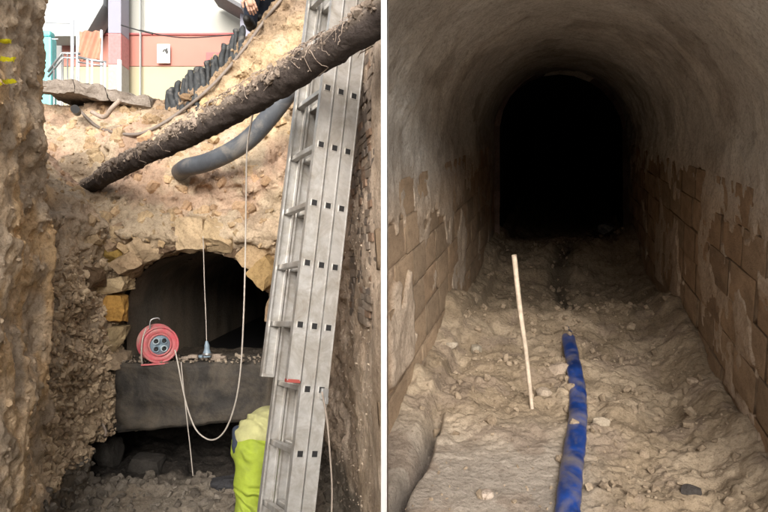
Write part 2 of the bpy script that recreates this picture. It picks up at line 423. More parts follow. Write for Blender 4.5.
scatter('floor_rubble', TV[i], TN[i], .02+.06*rng.random(len(i))**3, M_RUB, excav, one_col((.10, .085, .07), (.24, .21, .175)), .7, .1)
m = vis & (y_ > 4.3) & (z_ > .05) & (z_ < 1.3)
i = surf_pick(m, 420)
scatter('clay_lumps', TV[i], TN[i], .03+.10*rng.random(len(i))**2.2, M_RUB, excav, lambda p: soil_col(p[None])[0]*np.array([1.05, .98, .84])*rng.uniform(.75, 1.05), .75, .42, temps=[stone_shape(3, .45, .3, 40+k, 1) for k in range(8)])

from mathutils.bvhtree import BVHTree
sel = (TV[TQ[:, 0], 1] > 2.2)
BV_ = BVHTree.FromPolygons(TV.tolist(), TQ[sel].tolist())
def seen(px, py, back=0.0):
    d = P(px, py, 1).normalized(); h = BV_.ray_cast(Vector((0, 0, 0)), d)
    if h[0] is None: return None
    return h[0]-d*back
def near_surface(p, up=False):
    d = ((TV-np.array(p))**2).sum(1); k = int(np.argmin(d)); return Vector(TV[k]), Vector(TN[k])
# ------------------------------------------------------------------ stones round the arch, parts of the old arch
old_arch = empty('stone_arch', (cx, 4.72, -.76), 'old broken stone arch opening above the concrete lintel', 'stone arch')
arch_stones = [  # px, py, w, h (pixels), tilt, colour
    (112, 250, 24, 22, .3, (.50, .38, .14)), (106, 287, 40, 13, -.15, (.52, .44, .32)), (113, 308, 27, 24, .05, (.50, .31, .10)),
    (111, 338, 24, 22, .1, (.42, .36, .25)), (82, 273, 34, 24, .15, (.17, .125, .09)), (124, 236, 30, 20, -.55, (.45, .36, .29)),
    (131, 263, 22, 22, -.7, (.40, .32, .24)), (148, 249, 24, 22, -.5, (.48, .40, .31)), (170, 240, 24, 22, -.25, (.15, .11, .085)),
    (194, 234, 26, 30, -.05, (.56, .47, .36)), (219, 237, 26, 26, .15, (.55, .46, .34)), (239, 246, 20, 24, .45, (.13, .095, .07)),  # last block of this row and the one above: recess shade as dark colour
    (254, 256, 20, 22, .65, (.44, .35, .25)), (268, 272, 22, 26, .8, (.36, .27, .15)), (117, 360, 18, 14, 0, (.32, .27, .22)), (277, 303, 16, 34, .1, (.28, .22, .17))]
def rough_block(name, c, dims, col, parent, mat=M_RUB, tilt=0, n=6, rough=.10, sq=.72, rotz=0, seed=None):
    s = seed if seed is not None else int(rng.integers(1000)); V, Q = stone_shape(n, sq, rough, s)
    V = V*np.array(dims)
    V = V+0.006*np.stack([fbm(V, 25, 2, s+k) for k in range(3)], 1)*min(1, max(dims)*5)
    ca, sa = math.cos(tilt), math.sin(tilt); Rm = np.array([[ca, 0, sa], [0, 1, 0], [-sa, 0, ca]])
    cb, sb = math.cos(rotz), math.sin(rotz); Rz = np.array([[cb, -sb, 0], [sb, cb, 0], [0, 0, 1]])
    V = V@Rm.T@Rz.T
    cc = np.tile(np.array(col), (len(V), 1))*(1+.2*fbm(V, 12, 3, s))[:, None]
    o = link(name, npmesh(name, V, Q, cc, smooth=False), mat); o.location = c
    if parent is not None: o.parent = parent; o.matrix_parent_inverse = Matrix.Translation(-Vector(parent.location))
    return o
for (px, py, w_, h_, tl, col) in arch_stones:
    Yd = 4.69+rng.uniform(-.03, .03)+(.05 if sum(col) < .5 else 0); col = tuple(np.array(col)*np.array([1.03, .93, .78]))
    if px < 100: Yd = 4.45
    c = P(px, py, Yd); rough_block('stone', c, (w_/F*Yd*1.15, .24, h_/F*Yd*1.15), col, old_arch, tilt=tl, rough=.16)
# barrel lining going back into the dark
nu, nv = 90, 60; yy = np.linspace(4.86, 13, nu); th = np.linspace(0, 1, nv)
ang = np.pi*(th*1.0); BX = cx+.545*np.sign(np.cos(ang))*np.abs(np.cos(ang))**(.95); BZ = -.41+.435*np.abs(np.sin(ang))**(.95)
prof = np.vstack([[[cx+.545, -1.0]], np.stack([BX, BZ], 1), [[cx-.545, -1.0]]]); nv = len(prof)
V = np.zeros((nu, nv, 3)); V[..., 0] = prof[None, :, 0]; V[..., 2] = prof[None, :, 1]; V[..., 1] = yy[:, None]
V = V.reshape(-1, 3); V += .012*np.stack([fbm(V, 7, 3, 300+k) for k in range(3)], 1)
bc = mix((.24, .21, .175), (.38, .31, .24), sstep(-.3, .4, fbm(V, 3, 3, 310)))
lining = link('barrel_lining', npmesh('barrel_lining', V, grid_faces(nu, nv), bc), M_TUN, old_arch)
box('dark_cap', (cx, 13.0, -.5), (1.4, .1, 1.4), M_BLACK, old_arch, 0)
box('barrel_bed', (cx, 8.9, -1.0), (1.06, 7.7, .1), M_BLACK, old_arch, 0)  # black bed and end cap: the unlit depth put into the colour

# concrete lintel slab --------------------------------------------------
bm = bmesh.new()
LX0, LX1 = -1.925, -.80
rf = [(LX0, 4.58, -1.27), (LX1, 4.60, -1.17), (LX1, 4.60, -.765), (LX0, 4.57, -.765)]
rb = [(a, 5.02, c) for a, b, c in rf]
vf = [bm.verts.new(v) for v in rf]; vb = [bm.verts.new(v) for v in rb]
bm.faces.new(vf); bm.faces.new(vb[::-1])
for k in range(4): bm.faces.new((vf[k], vb[k], vb[(k+1) % 4], vf[(k+1) % 4]))
bmesh.ops.bevel(bm, geom=bm.edges[:], offset=.012, segments=2, affect='EDGES')
bmesh.ops.subdivide_edges(bm, edges=[e for e in bm.edges if e.calc_length() > .2], cuts=24, use_grid_fill=True)
bmesh.ops.recalc_face_normals(bm, faces=bm.faces[:])
co = np.array([v.co[:] for v in bm.verts]); dn = fbm(co, 9, 4, 400)*.012-.03*sstep(.15, .55, fbm(co, 6, 3, 401))*(np.exp(-((co[:, 2]+.765)/.04)**2)+np.exp(-((co[:, 2]+1.2)/.07)**2))
for v, d in zip(bm.verts, dn): v.co += Vector((.3*d, d, .6*d))
lintel = bm_obj('concrete_lintel', bm, M_CONC, smooth=True)
nn_ = 260; pts = np.stack([rng.uniform(LX0, LX1, nn_), rng.uniform(4.57, 4.9, nn_), np.full(nn_, -.762)], 1)
scatter('soil_crumbs', pts, np.tile([0, 0, 1.], (nn_, 1)), .006+.03*rng.random(nn_)**3, M_RUB, lintel, one_col((.20, .165, .13), (.42, .35, .27)), .6, .15)
tag(lintel, 'dark weathered concrete slab spanning below the arch opening', 'concrete slab')

# loose blocks lying in the dark under the lintel
for (px, py, Yd, d, lab) in ((148, 468, 4.75, (.24, .22, .19), 'squat dark block lying on the pit floor under the middle of the lintel'),
                            (108, 452, 4.85, (.20, .2, .22), 'smaller dark boulder in the shadow under the left end of the lintel')):
    o = rough_block('boulder', P(px, py, Yd), d, (.05, .045, .04), None, tilt=.1, rough=.07, sq=.45); tag(o, lab, 'boulder')  # blocks coloured near-black to hold the shade of the void
o = rough_block('rubble_heap', P(228, 487, 4.4), (.22, .2, .14), (.05, .05, .055), None, rough=.3, n=10, sq=.2)
o.name = 'dark_bag'; tag(o, 'small crumpled dark bag on the floor beside the bending worker', 'bag')

# ------------------------------------------------------------------ old brick face in the right side of the pit
bw = empty('brick_wall', (-.1, 3.3, -.5), 'rough remains of a thin old brick wall right of the ladder', 'brick wall')
BV = [stone_shape(3, .9, .06, 500+k, 0) for k in range(6)]; BM = []
for k, (V, Q) in enumerate(BV):
    c0 = np.array([(.42, .33, .26), (.50, .40, .32), (.40, .33, .28), (.56, .46, .38), (.46, .31, .22), (.36, .29, .24)][k])
    BM.append(npmesh('brick', V, Q, np.tile(c0, (len(V), 1))*(1+.2*fbm(V, 4, 2, k))[:, None], smooth=False)); BM[-1].materials.append(M_RUB)
zb = -.35; row = 0
while zb < .98:
    hb = .036*rng.uniform(.85, 1.2); yb_ = 2.93+(.05 if row % 2 else 0)+rng.uniform(0, .03)
    while yb_ < 3.75:
        lb = .105*rng.uniform(.7, 1.3)
        if rng.random() < .9:
            xw = float(np.interp(yb_+lb/2, [2.9, 3.3, 4.0], [-.032, -.10, -.235]))
            o = bpy.data.objects.new('brick', BM[rng.integers(6)]); C.objects.link(o); o.parent = bw
            o.matrix_parent_inverse = Matrix.Translation(-Vector(bw.location))
            th_ = math.atan2(.17, -1)*0+math.atan2(-.17, 1)
            o.location = (xw+.017+rng.uniform(-.006, .004)+(.012 if yb_ < 3.0 else 0), yb_+lb/2, zb+hb/2)
            o.rotation_euler = (rng.uniform(-.04, .04), rng.uniform(-.06, .06), math.pi/2+.19+rng.uniform(-.05, .05))
            o.scale = (lb*1.03, .05, hb*1.02)
        yb_ += lb+.004
    zb += hb+.003; row += 1

# ------------------------------------------------------------------ made-up white board added as divider between the two places
o = box('divider_board', (0, 2.6, .2), (.0215, .6, 4.6), M_WHITE, bevel=.0015)
tag(o, 'tall narrow made-up white dividing board on edge between the open pit and the tunnel', 'board')

# ------------------------------------------------------------------ the tunnel on the right
TS, TX = .2125, .2734
def tcx(y): return TX*y+.035
def tfl(y): return TS*y-1.46
XMIN = .0125
TY0, TY1 = 1.92, 7.75
tun = empty('tunnel_walls', (tcx(5), 5, tfl(5))); tag(tun, kind='structure')
def wall_profile(s):                         # s in 0..1 from left foot over the crown to right foot; offset, height, inward normal
    hs, r, rise = 1.30, .80, .76
    Lw, La = hs, math.pi*(r+rise)/2; T = 2*Lw+La; d = s*T
    x = np.where(d < Lw, -r, np.where(d > Lw+La, r, -r*np.cos(np.clip((d-Lw)/La, 0, 1)*np.pi)))
    z = np.where(d < Lw, d, np.where(d > Lw+La, T-d, hs+rise*np.sin(np.clip((d-Lw)/La, 0, 1)*np.pi)))
    a = np.clip((d-Lw)/La, 0, 1)*np.pi
    nx = np.where(d < Lw, 1, np.where(d > Lw+La, -1, np.cos(a))); nz = np.where(d < Lw, 0, np.where(d > Lw+La, 0, -np.sin(a)))
    return x, z, nx, nz
nu, nv = 340, 330
yy = np.linspace(TY0, TY1, nu); s = np.linspace(0, 1, nv); px_, pz_, nx_, nz_ = wall_profile(s)
px_ = px_.copy(); pz_ = pz_-.12*(pz_ < .01)
G = np.zeros((nu, nv, 3)); G[..., 0] = px_+tcx(yy)[:, None]; G[..., 1] = yy[:, None]; G[..., 2] = pz_+tfl(yy)[:, None]
Pn = G.reshape(-1, 3); hh = np.broadcast_to(pz_, (nu, nv)).ravel(); sd_ = np.sign(np.broadcast_to(px_, (nu, nv)).ravel()); yv = Pn[:, 1]
edge = 1.02+.16*fbm(np.stack([yv, sd_*5, hh*.5], 1), 2.6, 4, 600)+.10*fbm(np.stack([yv*1.6, sd_*5, hh*.2], 1), 7, 2, 610)
edge = edge-.12*(sd_ > 0)*sstep(4.5, 3.0, yv)
pl = sstep(-.012, .012, hh-edge)
patch = sstep(.16, .22, fbm(np.stack([yv*1.5, sd_*9, hh*1.3], 1), 1.5, 4, 620)+.18*sstep(4.6, 2.8, yv)*(sd_ > 0))*(hh > .12)
pl2 = np.maximum(pl, patch)
crk = np.abs(fbm(Pn*np.array([1, .6, 1]), 2.6, 4, 645)); crk = sstep(.035, .0, crk)*pl
disp = -.024*(1-pl2)+.014*fbm(Pn, 2.2, 4, 630)+.009*fbm(Pn, 8, 4, 640)*pl2-.010*crk+.006*sstep(.1, .16, fbm(Pn, 3.1, 4, 646))*pl2+.010*fbm(Pn, 16, 3, 650)*(1-pl2)
Nn = np.zeros((nu, nv, 3)); Nn[..., 0] = nx_; Nn[..., 2] = nz_; Nn = Nn.reshape(-1, 3)
Pn = Pn+Nn*disp[:, None]
Pn[:, 0] = np.where(sd_ < 0, np.maximum(Pn[:, 0], XMIN), Pn[:, 0])
v1 = fbm(Pn, 1.1, 4, 660); v2 = fbm(Pn*np.array([1, .5, 1]), 4, 4, 670)
cp = mix((.57, .55, .52), (.72, .70, .665), sstep(-.3, .4, v1)); cp = mix(cp, (.36, .32, .28), sstep(.0, .5, v2)*.6); cp = mix(cp, (.74, .70, .64), sstep(.25, .4, fbm(Pn, 3.1, 4, 646))*.4)
cl = mix((.38, .27, .18), (.52, .39, .28), sstep(-.3, .4, v2))
ck = mix(cl, mix(cp, (.55, .42, .305), .75*sstep(1.35, .9, hh)), pl2)
ck = mix(ck, (.20, .17, .15), sstep(6.9, 7.6, yv)*.5)                     # darker towards the end, light falloff put into the colour
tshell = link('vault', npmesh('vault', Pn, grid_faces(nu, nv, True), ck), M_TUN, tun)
# stone blocks of the side walls
TB = []
for k in range(12):
    V, Q = stone_shape(6, .94, .03, 700+k, 0)
    c0 = np.array([.50, .365, .25])*rng.uniform(.8, 1.18)+np.array([.03, .01, 0])*rng.uniform(-1, 1)
    me = npmesh('stone_block', V, Q, np.tile(c0, (len(V), 1))*(1+.22*fbm(V, 3, 3, k))[:, None], smooth=True); me.materials.append(M_TUN); TB.append(me)
for side in (-1, 1):
    for row in range(6):
        hb = .19; z0 = .0+row*(hb+.006); y = 1.8+(row % 2)*.17+rng.uniform(0, .08)
        if side < 0: y += 1.05
        while y < 7.55:
            lb = rng.uniform(.27, .42); yc = y+lb/2
            o = bpy.data.objects.new('stone_block', TB[rng.integers(12)]); C.objects.link(o); o.parent = tun
            o.matrix_parent_inverse = Matrix.Translation(-Vector(tun.location))
            o.location = (tcx(yc)+side*(.8+.028+rng.uniform(-.006, .006)), yc, tfl(yc)+z0+hb/2)
            o.rotation_euler = (0, -math.atan(TS), math.atan2(1, TX)); o.scale = (lb*1.0, .052, hb*.985)
            y += lb+.008
# end arch ring and the dark bore beyond
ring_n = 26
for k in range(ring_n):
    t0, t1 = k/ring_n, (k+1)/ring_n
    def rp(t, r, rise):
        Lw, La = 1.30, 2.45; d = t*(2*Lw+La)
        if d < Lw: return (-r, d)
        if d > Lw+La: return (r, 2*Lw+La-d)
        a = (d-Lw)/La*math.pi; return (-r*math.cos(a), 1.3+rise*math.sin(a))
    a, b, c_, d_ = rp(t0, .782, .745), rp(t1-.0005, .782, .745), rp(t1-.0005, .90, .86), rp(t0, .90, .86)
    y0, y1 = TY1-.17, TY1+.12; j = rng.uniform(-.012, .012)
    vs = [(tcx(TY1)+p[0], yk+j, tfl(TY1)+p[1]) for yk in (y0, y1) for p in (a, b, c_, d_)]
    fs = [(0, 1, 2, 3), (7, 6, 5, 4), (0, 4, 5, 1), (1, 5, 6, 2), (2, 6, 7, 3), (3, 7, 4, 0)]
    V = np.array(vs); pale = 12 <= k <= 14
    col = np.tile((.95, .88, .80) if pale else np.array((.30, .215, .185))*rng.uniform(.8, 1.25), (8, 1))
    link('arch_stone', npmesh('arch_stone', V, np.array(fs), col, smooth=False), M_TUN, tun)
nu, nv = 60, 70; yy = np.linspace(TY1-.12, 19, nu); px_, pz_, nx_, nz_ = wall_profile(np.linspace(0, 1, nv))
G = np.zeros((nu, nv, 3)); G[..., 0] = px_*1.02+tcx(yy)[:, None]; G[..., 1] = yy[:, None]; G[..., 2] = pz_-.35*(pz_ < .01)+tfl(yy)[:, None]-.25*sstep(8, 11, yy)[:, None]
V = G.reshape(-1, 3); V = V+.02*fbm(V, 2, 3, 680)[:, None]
link('dark_bore', npmesh('dark_bore', V, grid_faces(nu, nv, True), np.tile((.035, .03, .028), (len(V), 1))), M_TUN, tun)  # near-black colour stands in for the lack of light further in
box('bore_end', (tcx(19), 19.05, tfl(19)+.6), (2.2, .1, 4), M_BLACK, tun, 0)  # black end, its darkness painted as well
# tunnel floor
nu, nv = 520, 210; yy = np.concatenate([np.linspace(1.6, 4.0, 300)[:-1], np.linspace(4.0, 9.5, 220), np.linspace(9.6, 19.1, 40)]); uu = np.linspace(-.9, .9, nv)
nu = len(yy); G = np.zeros((nu, nv, 3)); G[..., 0] = uu+tcx(yy)[:, None]; G[..., 1] = yy[:, None]
q = G.reshape(-1, 3); u = np.broadcast_to(uu, (nu, nv)).ravel()
hz = tfl(q[:, 1])+.035*fbm(q, 1.8, 3, 800)+.028*fbm(q, 5, 4, 810)+.016*sstep(-.3, .5, fbm(q, 7, 3, 820))+.012*sstep(-.1, .35, fbm(q, 21, 2, 821))-.02
fl_n = fbm(q*np.array([1, 1, 0])+3, 2.5, 3, 830)
hz += .10*np.exp(-((q[:, 1]-4.55-.15*fl_n)/.33)**2)-.13*sstep(4.75, 5.1, q[:, 1]+.2*fl_n)*sstep(7.2, 6.0, q[:, 1])+.13*np.exp(-((q[:, 1]-7.1)/.5)**2)*sstep(-.6, 0, u)
hz += .14*sstep(.52, .8, u)+.07*sstep(-.655, -.70, u)+.07*sstep(-.6, -.82, u)*sstep(3.0, 3.8, q[:, 1])
gw = np.exp(-np.abs((u+.635+.012*fbm(q, 4, 2, 833))/.024)**3)*sstep(3.35, 3.0, q[:, 1])      # gutter groove
hz -= .15*sstep(7.7, 9, q[:, 1])
smooth_m = sstep(3.3, 2.7, q[:, 1])*sstep(.25, -.1, u)                                # trodden smoother patch, near left
hz = hz*(1-.75*smooth_m)+(tfl(q[:, 1])+.01*fbm(q, 2, 2, 5))*.75*smooth_m-.10*gw
chn = np.exp(-((u-.02+.08*fl_n)/.10)**2)*sstep(4.9, 5.3, q[:, 1])*sstep(7.6, 7.0, q[:, 1]); hz -= .10*chn
hz = np.where(q[:, 1] < 2.2, tfl(2.2)+ (hz-tfl(q[:, 1])), hz)
q = q.copy(); q[:, 2] = hz; q[:, 0] = np.maximum(q[:, 0], XMIN)
ca = mix((.29, .225, .155), (.43, .345, .25), sstep(-.3, .4, fbm(q, 3, 4, 840))); ca = mix(ca, (.36, .325, .29), smooth_m*.7)
ca = mix(ca, (.26, .20, .155), sstep(.15, .6, fbm(q, 6, 3, 850))*.6); ca = mix(ca, (.36, .285, .20), sstep(4.7, 5.3, q[:, 1])*.6); ca = mix(ca, (.13, .11, .10), gw*.8); ca = mix(ca, (.08, .065, .05), chn*.8)
tfloor = link('tunnel_floor', npmesh('tunnel_floor', q, grid_faces(nu, nv), ca), M_TFL); tag(tfloor, kind='structure')
FG = q.reshape(nu, nv, 3)
def floor_at(x, y):
    iy = int(np.clip(np.searchsorted(yy, y), 0, nu-1)); ix = int(np.clip((x-tcx(y)+.9)/1.8*(nv-1), 0, nv-1)); return float(FG[iy, ix, 2])
for nm, n_, lo, hi, y0, y1, pw in (('clods', 620, .015, .060, 2.2, 7.4, 2.2), ('grit', 1500, .005, .014, 2.2, 5, 1.5)):
    ys = rng.uniform(y0**.5, y1**.5, n_)**2; us = rng.uniform(-.72, .72, n_); keep = ~((us < .1) & (ys < 3.2) & (rng.random(n_) < .7))
    ys, us = ys[keep], us[keep]; pts = np.array([[tcx(a)+b, a, 0] for a, b in zip(ys, us)]); pts = pts[pts[:, 0] > .05]
    pts[:, 2] = [floor_at(a, b) for a, b in pts[:, :2]]
    scatter(nm, pts, np.tile([0, 0, 1.], (len(pts), 1)), lo+(hi-lo)*rng.random(len(pts))**pw, M_TFL, tfloor, one_col((.26, .20, .14), (.42, .335, .245)), .7, .05)
def tstone(px, py, d, col, lab):
    # walk out along the view ray until it meets the floor
    for Yk in np.arange(2.3, 9, .01):
        p = P(px, py, Yk)
        if p.z < floor_at(p.x, Yk): break
    s_ = d/F*Yk; o = rough_block('loose_stone', (p.x, p.y, p.z+s_*.08), (s_*1.2, s_, s_*.8), tuple(np.array(col)*.75), None, n=6, sq=.3, rough=.16, tilt=rng.uniform(-.4, .4), rotz=rng.uniform(0, 3)); tag(o, lab, 'stone'); return o
tstone(607, 231, 13, (.62, .62, .60), 'small pale stone on the tunnel floor at the dark end opening')
tstone(693, 382, 9, (.62, .50, .38), 'pale pebble near the foot of the right tunnel wall')
tstone(477, 350, 10, (.60, .53, .42), 'light chip left of the slender stake')
tstone(452, 346, 9, (.58, .50, .40), 'light chip farthest left near the left tunnel wall')
tstone(691, 493, 14, (.08, .07, .065), 'dark flat stone at the bottom right of the tunnel floor')
tstone(487, 497, 13, (.58, .48, .40), 'pinkish stone in the trodden dirt left of the blue hose')
tstone(560, 372, 17, (.50, .40, .31), 'rounded clod just left of the blue hose')
tstone(602, 425, 15, (.52, .44, .34), 'lumpy stone just right of the blue hose')
tstone(545, 395, 13, (.50, .41, .32), 'lump between the stake foot and the blue hose')

# blue lay-flat hose on the floor
hp = [(566, 322), (569, 345), (574, 370), (578, 400), (577, 430), (573, 465), (569, 500), (567, 540)]
path = []
for a, b in hp:
    Yk = 2.0
    while Yk < 8:
        p = P(a, b, Yk)
        if p.x > XMIN and p.z <= (floor_at(p.x, Yk) if Yk > 2.2 else tfl(2.2)): break
        Yk += .01
    path.append((p.x, p.y, p.z+(.012 if b > 330 else -.05)))
pt = smooth_path(path, 14)
for k in range(len(pt)): pt[k][2] = floor_at(pt[k][0], pt[k][1])+(.014 if k > 14 else .014-.06*(1-k/14))
zs = pt[:, 2].copy(); kk = np.ones(17)/17; pt[8:-8, 2] = np.convolve(zs, kk, 'valid')
V, Q, cp_ = tube_np(pt, np.interp(np.linspace(0, 1, len(pt)), [0, .1, 1], [.02, .042, .047])*(1+.035*fbm(pt, 4, 2, 77)), 14)
base = np.repeat(pt, 14, 0); nb = len(base); V[:nb, 2] = base[:, 2]+(V[:nb, 2]-base[:, 2])*.55+.008; aa_ = np.tile(np.arange(14)/14*2*np.pi, nb//14); V[:nb, 2] -= .007*np.exp(-((aa_-1.7)/.5)**2)*(1+fbm(base, 5, 2, 41)); V[:nb] += .0035*np.stack([fbm(V[:nb], 17, 3, 870+k) for k in range(3)], 1)
me = bpy.data.meshes.new('blue_hose'); me.from_pydata([tuple(v) for v in V], [], [tuple(f) for f in Q]+[tuple(f[:3]) for f in cp_]); me.polygons.foreach_set('use_smooth', [True]*len(me.polygons))
hose = link('flat_hose', me, M_BLUE); tag(hose, 'muddy blue lay-flat hose running up the tunnel floor', 'hose')
# slender pale stake
a = P(532, 410, 3.26); b = P(514, 255, 3.42); Vd = (b-a)
me_pts = [a-Vd*.06, a+Vd*.33+Vector((.004, 0, 0)), a+Vd*.66+Vector((-.002, 0, 0)), b]
stk = tube('wooden_stake', me_pts, [.010, .0115, .0135, .0145], M_STAKE, seg=6); tag(stk, 'slender pale wooden stake stuck upright in the tunnel floor', 'stake')

# earth over and around the tunnel, seen only from other viewpoints
hill_m = simple('hill_earth', (.30, .24, .17), .95, 0, .3, 3, .05)
bm = bmesh.new()
xs = np.linspace(XMIN, 9, 24); ys = np.linspace(1.90, 22, 44); gv = {}
for ia, xa in enumerate(xs):
    for ib, yb2 in enumerate(ys):
        gv[ia, ib] = bm.verts.new((xa, yb2, 1.40+TS*max(0, yb2-2)+.12*float(fbm(np.array([[xa, yb2, 0]]), .9, 3, 5)[0])))
for ia in range(23):
    for ib in range(43): bm.faces.new((gv[ia, ib], gv[ia+1, ib], gv[ia+1, ib+1], gv[ia, ib+1]))
for seq in ([gv[23, b] for b in range(44)], [gv[a, 43] for a in range(24)], [gv[0, b] for b in range(9, 44)]):  # unseen skirts added so that no light leaks in under the hill
    lo_ = [bm.verts.new((v.co.x, v.co.y, -2.6)) for v in seq]
    for k in range(len(seq)-1): bm.faces.new((seq[k], seq[k+1], lo_[k+1], lo_[k]))
hill = bm_obj('hillside', bm, hill_m); tag(hill, kind='structure')
bm = bmesh.new(); yp = 1.90; pr = [wall_profile(np.array([t]))[:2] for t in np.linspace(0, 1, 41)]
inner = [(max(XMIN, tcx(yp)+float(a[0])*1.0), yp, tfl(yp)+float(b[0])) for a, b in pr]
outer = []
for (x, y, z) in inner:
    cxx = tcx(yp); outer.append((XMIN if x < cxx-.3 else (2.6 if x > cxx+.3 else x*1.0), yp, max(z, -1.2) if abs(x-cxx) > .3 else 1.5))
outer = [(x, y, (1.5 if z > .55 else z)) for x, y, z in outer]
vi = [bm.verts.new(v) for v in inner]; vo_ = [bm.verts.new(v) for v in outer]
for k in range(40):
    try: bm.faces.new((vi[k], vi[k+1], vo_[k+1], vo_[k]))
    except ValueError: pass
bm_obj('portal_earth', bm, hill_m)['kind'] = 'structure'
# the rest of the excavation behind the camera
def sheet(name, o_, a_, b_, na, nb_, amp_, col, mat, flip=False):
    o_, a_, b_ = map(np.array, (o_, a_, b_)); U, W = np.meshgrid(np.linspace(0, 1, na), np.linspace(0, 1, nb_), indexing='ij')
    V = (o_+U[..., None]*a_+W[..., None]*b_).reshape(-1, 3).astype(float); n_ = np.cross(a_, b_).astype(float); n_ /= np.linalg.norm(n_)
    V = V+n_*(fbm(V, 1.4, 5, 900)*amp_)[:, None]; cc = mix(np.array(col)*.8, np.array(col)*1.2, sstep(-.4, .4, fbm(V, 2, 4, 910)))
    o = link(name, npmesh(name, V, grid_faces(na, nb_, flip), cc), mat); o['kind'] = 'structure'; return o
sheet('pit_floor', (-3.6, -7, -1.80), (3.62, 0, 0), (0, 9.05, 0), 60, 140, .05, (.22, .19, .16), M_SOIL)
sheet('access_floor', (.02, -7, -1.02), (4.2, 0, 0), (0, 8.95, 0), 60, 140, .04, (.66, .61, .54), M_TFL)  # out of view, paled to bounce fill light onto the vault
sheet('floor_step', (.02, -7, -1.9), (0, 9.1, 0), (0, 0, .95), 80, 12, .02, (.3, .25, .19), M_TFL, True)
sheet('pit_side', (-1.70, -7, -1.9), (0, 9.55, 0), (-.12, 0, 3.3), 120, 50, .10, (.42, .31, .19), M_SOIL)
sheet('access_side', (2.6, -7, -1.1), (0, 9.12, 0), (.9, 0, 2.6), 120, 50, .10, (.60, .53, .45), M_TFL, True)
# street level
asph = simple('street_asphalt', (.09, .088, .085), .9, 0, .2, 8, .004)
bm = bmesh.new()
for (xa, ya, xb, yb3) in ((-300, -300, -3.39, 600), (-3.39, 6.28, 0, 600), (0, 22, 9, 600), (9, -300, 300, 600), (-3.39, -300, 9, -7), (3.4, -7, 9, 2.05), (-3.39, -7, -2.1, 1.92)):
    bm.faces.new([bm.verts.new(v) for v in ((xa, ya, 1.33), (xb, ya, 1.33), (xb, yb3, 1.33), (xa, yb3, 1.33))])
st = bm_obj('street', bm, asph); tag(st, kind='structure')

# ------------------------------------------------------------------ mud caked pipe across the pit
A, B = np.array(P(97, 183, 4.75)), np.array(P(380, 21, 2.44)); Dv = B-A
path = np.array([A+Dv*t for t in np.linspace(-.10, 1.03, 150)]); path[:, 2] += .018*np.sin(np.linspace(0, 7, 150))-.02*np.sin(np.linspace(0, 3.14, 150))
V, Q, cpp = tube_np(path, np.linspace(.054, .062, 150), 32)
ctr = np.vstack([np.repeat(path, 32, 0), path[:1], path[-1:]]); rdir = V-ctr; rdir /= np.maximum(np.linalg.norm(rdir, axis=1, keepdims=True), 1e-6)
upm = sstep(-.25, .6, rdir[:, 2]); lump = fbm(V, 11, 4, 420)
V = V+rdir*(.010*fbm(V, 22, 3, 430)+.020*upm*np.clip(lump+.35, 0, 2))[:, None]
V[:, 0] = np.minimum(V[:, 0], -.0115)
colr = mix((.075, .060, .054), (.33, .27, .22), np.clip(upm*sstep(-.35, .25, lump), 0, 1))
Qa = np.vstack([Q, cpp[:, [0, 1, 2, 2]]])
me = bpy.data.meshes.new('mud_pipe'); me.from_pydata([tuple(v) for v in V], [], [tuple(f) for f in Q]+[tuple(f[:3]) for f in cpp])
ca_ = me.color_attributes.new('Col', 'FLOAT_COLOR', 'POINT'); c4 = np.ones((len(V), 4), np.float32); c4[:, :3] = colr; ca_.data.foreach_set('color', c4.ravel())
me.polygons.foreach_set('use_smooth', [True]*len(me.polygons))
M_LOGV = soil_mat('mud_caked_surface', 1.0)
logr = empty('mud_covered_pipe', tuple((A+B)/2), 'long dark pipe caked in mud and roots crossing diagonally in front of the ladder', 'pipe')
link('pipe_barrel', me, M_LOGV, logr)
# fibrous mud and rootlets hanging on it
Vs, Fs = [], []; off = 0
for k in range(170):
    t = rng.random()**.8; c = A+Dv*t*1.0; r0 = .066
    ph = rng.uniform(-1.2, 1.2); side = np.cross(Dv/np.linalg.norm(Dv), [0, 0, 1.]); side /= np.linalg.norm(side); upv = np.array([0, 0, 1.])
    p = c+r0*(math.cos(ph)*upv+math.sin(ph)*side*1.0)
    L = rng.uniform(.03, .12); n_ = 7; pts = [p.copy()]; d = upv*rng.uniform(-.2, 1)+side*rng.normal()*.7+Dv/np.linalg.norm(Dv)*rng.normal()*.9
    ph2 = ph
    for j in range(n_):
        ph2 += rng.normal()*.28+.10*np.sign(ph+.01); c2 = c+Dv/np.linalg.norm(Dv)*L*(j/n_)*rng.choice([-1, 1])*.6
        pts.append(c2+(r0+.012*rng.random()+.004)*(math.cos(ph2)*upv+math.sin(ph2)*side))
    pts = np.array(pts); pts[:, 0] = np.minimum(pts[:, 0], -.016)
    v, q, _ = tube_np(smooth_path(pts, 2), rng.uniform(.0008, .0022), 4, False); Vs.append(v); Fs.append(q+off); off += len(v)
Vr = np.vstack(Vs); Vr[:, 0] = np.minimum(Vr[:, 0], -.013)
o = link('root_fibres', npmesh('root_fibres', Vr, np.vstack(Fs)), M_ROOT, logr); o['kind'] = 'stuff'
i = rng.integers(0, 150*32, 3200); i = i[(rdir[i, 2] > -.1)]; i = i[V[i, 0] < -.03]
scatter('mud_clods', V[i], rdir[i], (.006+.024*rng.random(len(i))**2)*(.5+.9*(fbm(V[i], 5, 2, 33) > 0)), M_RUB, logr, one_col((.19, .15, .12), (.38, .31, .255)), .7, .1)

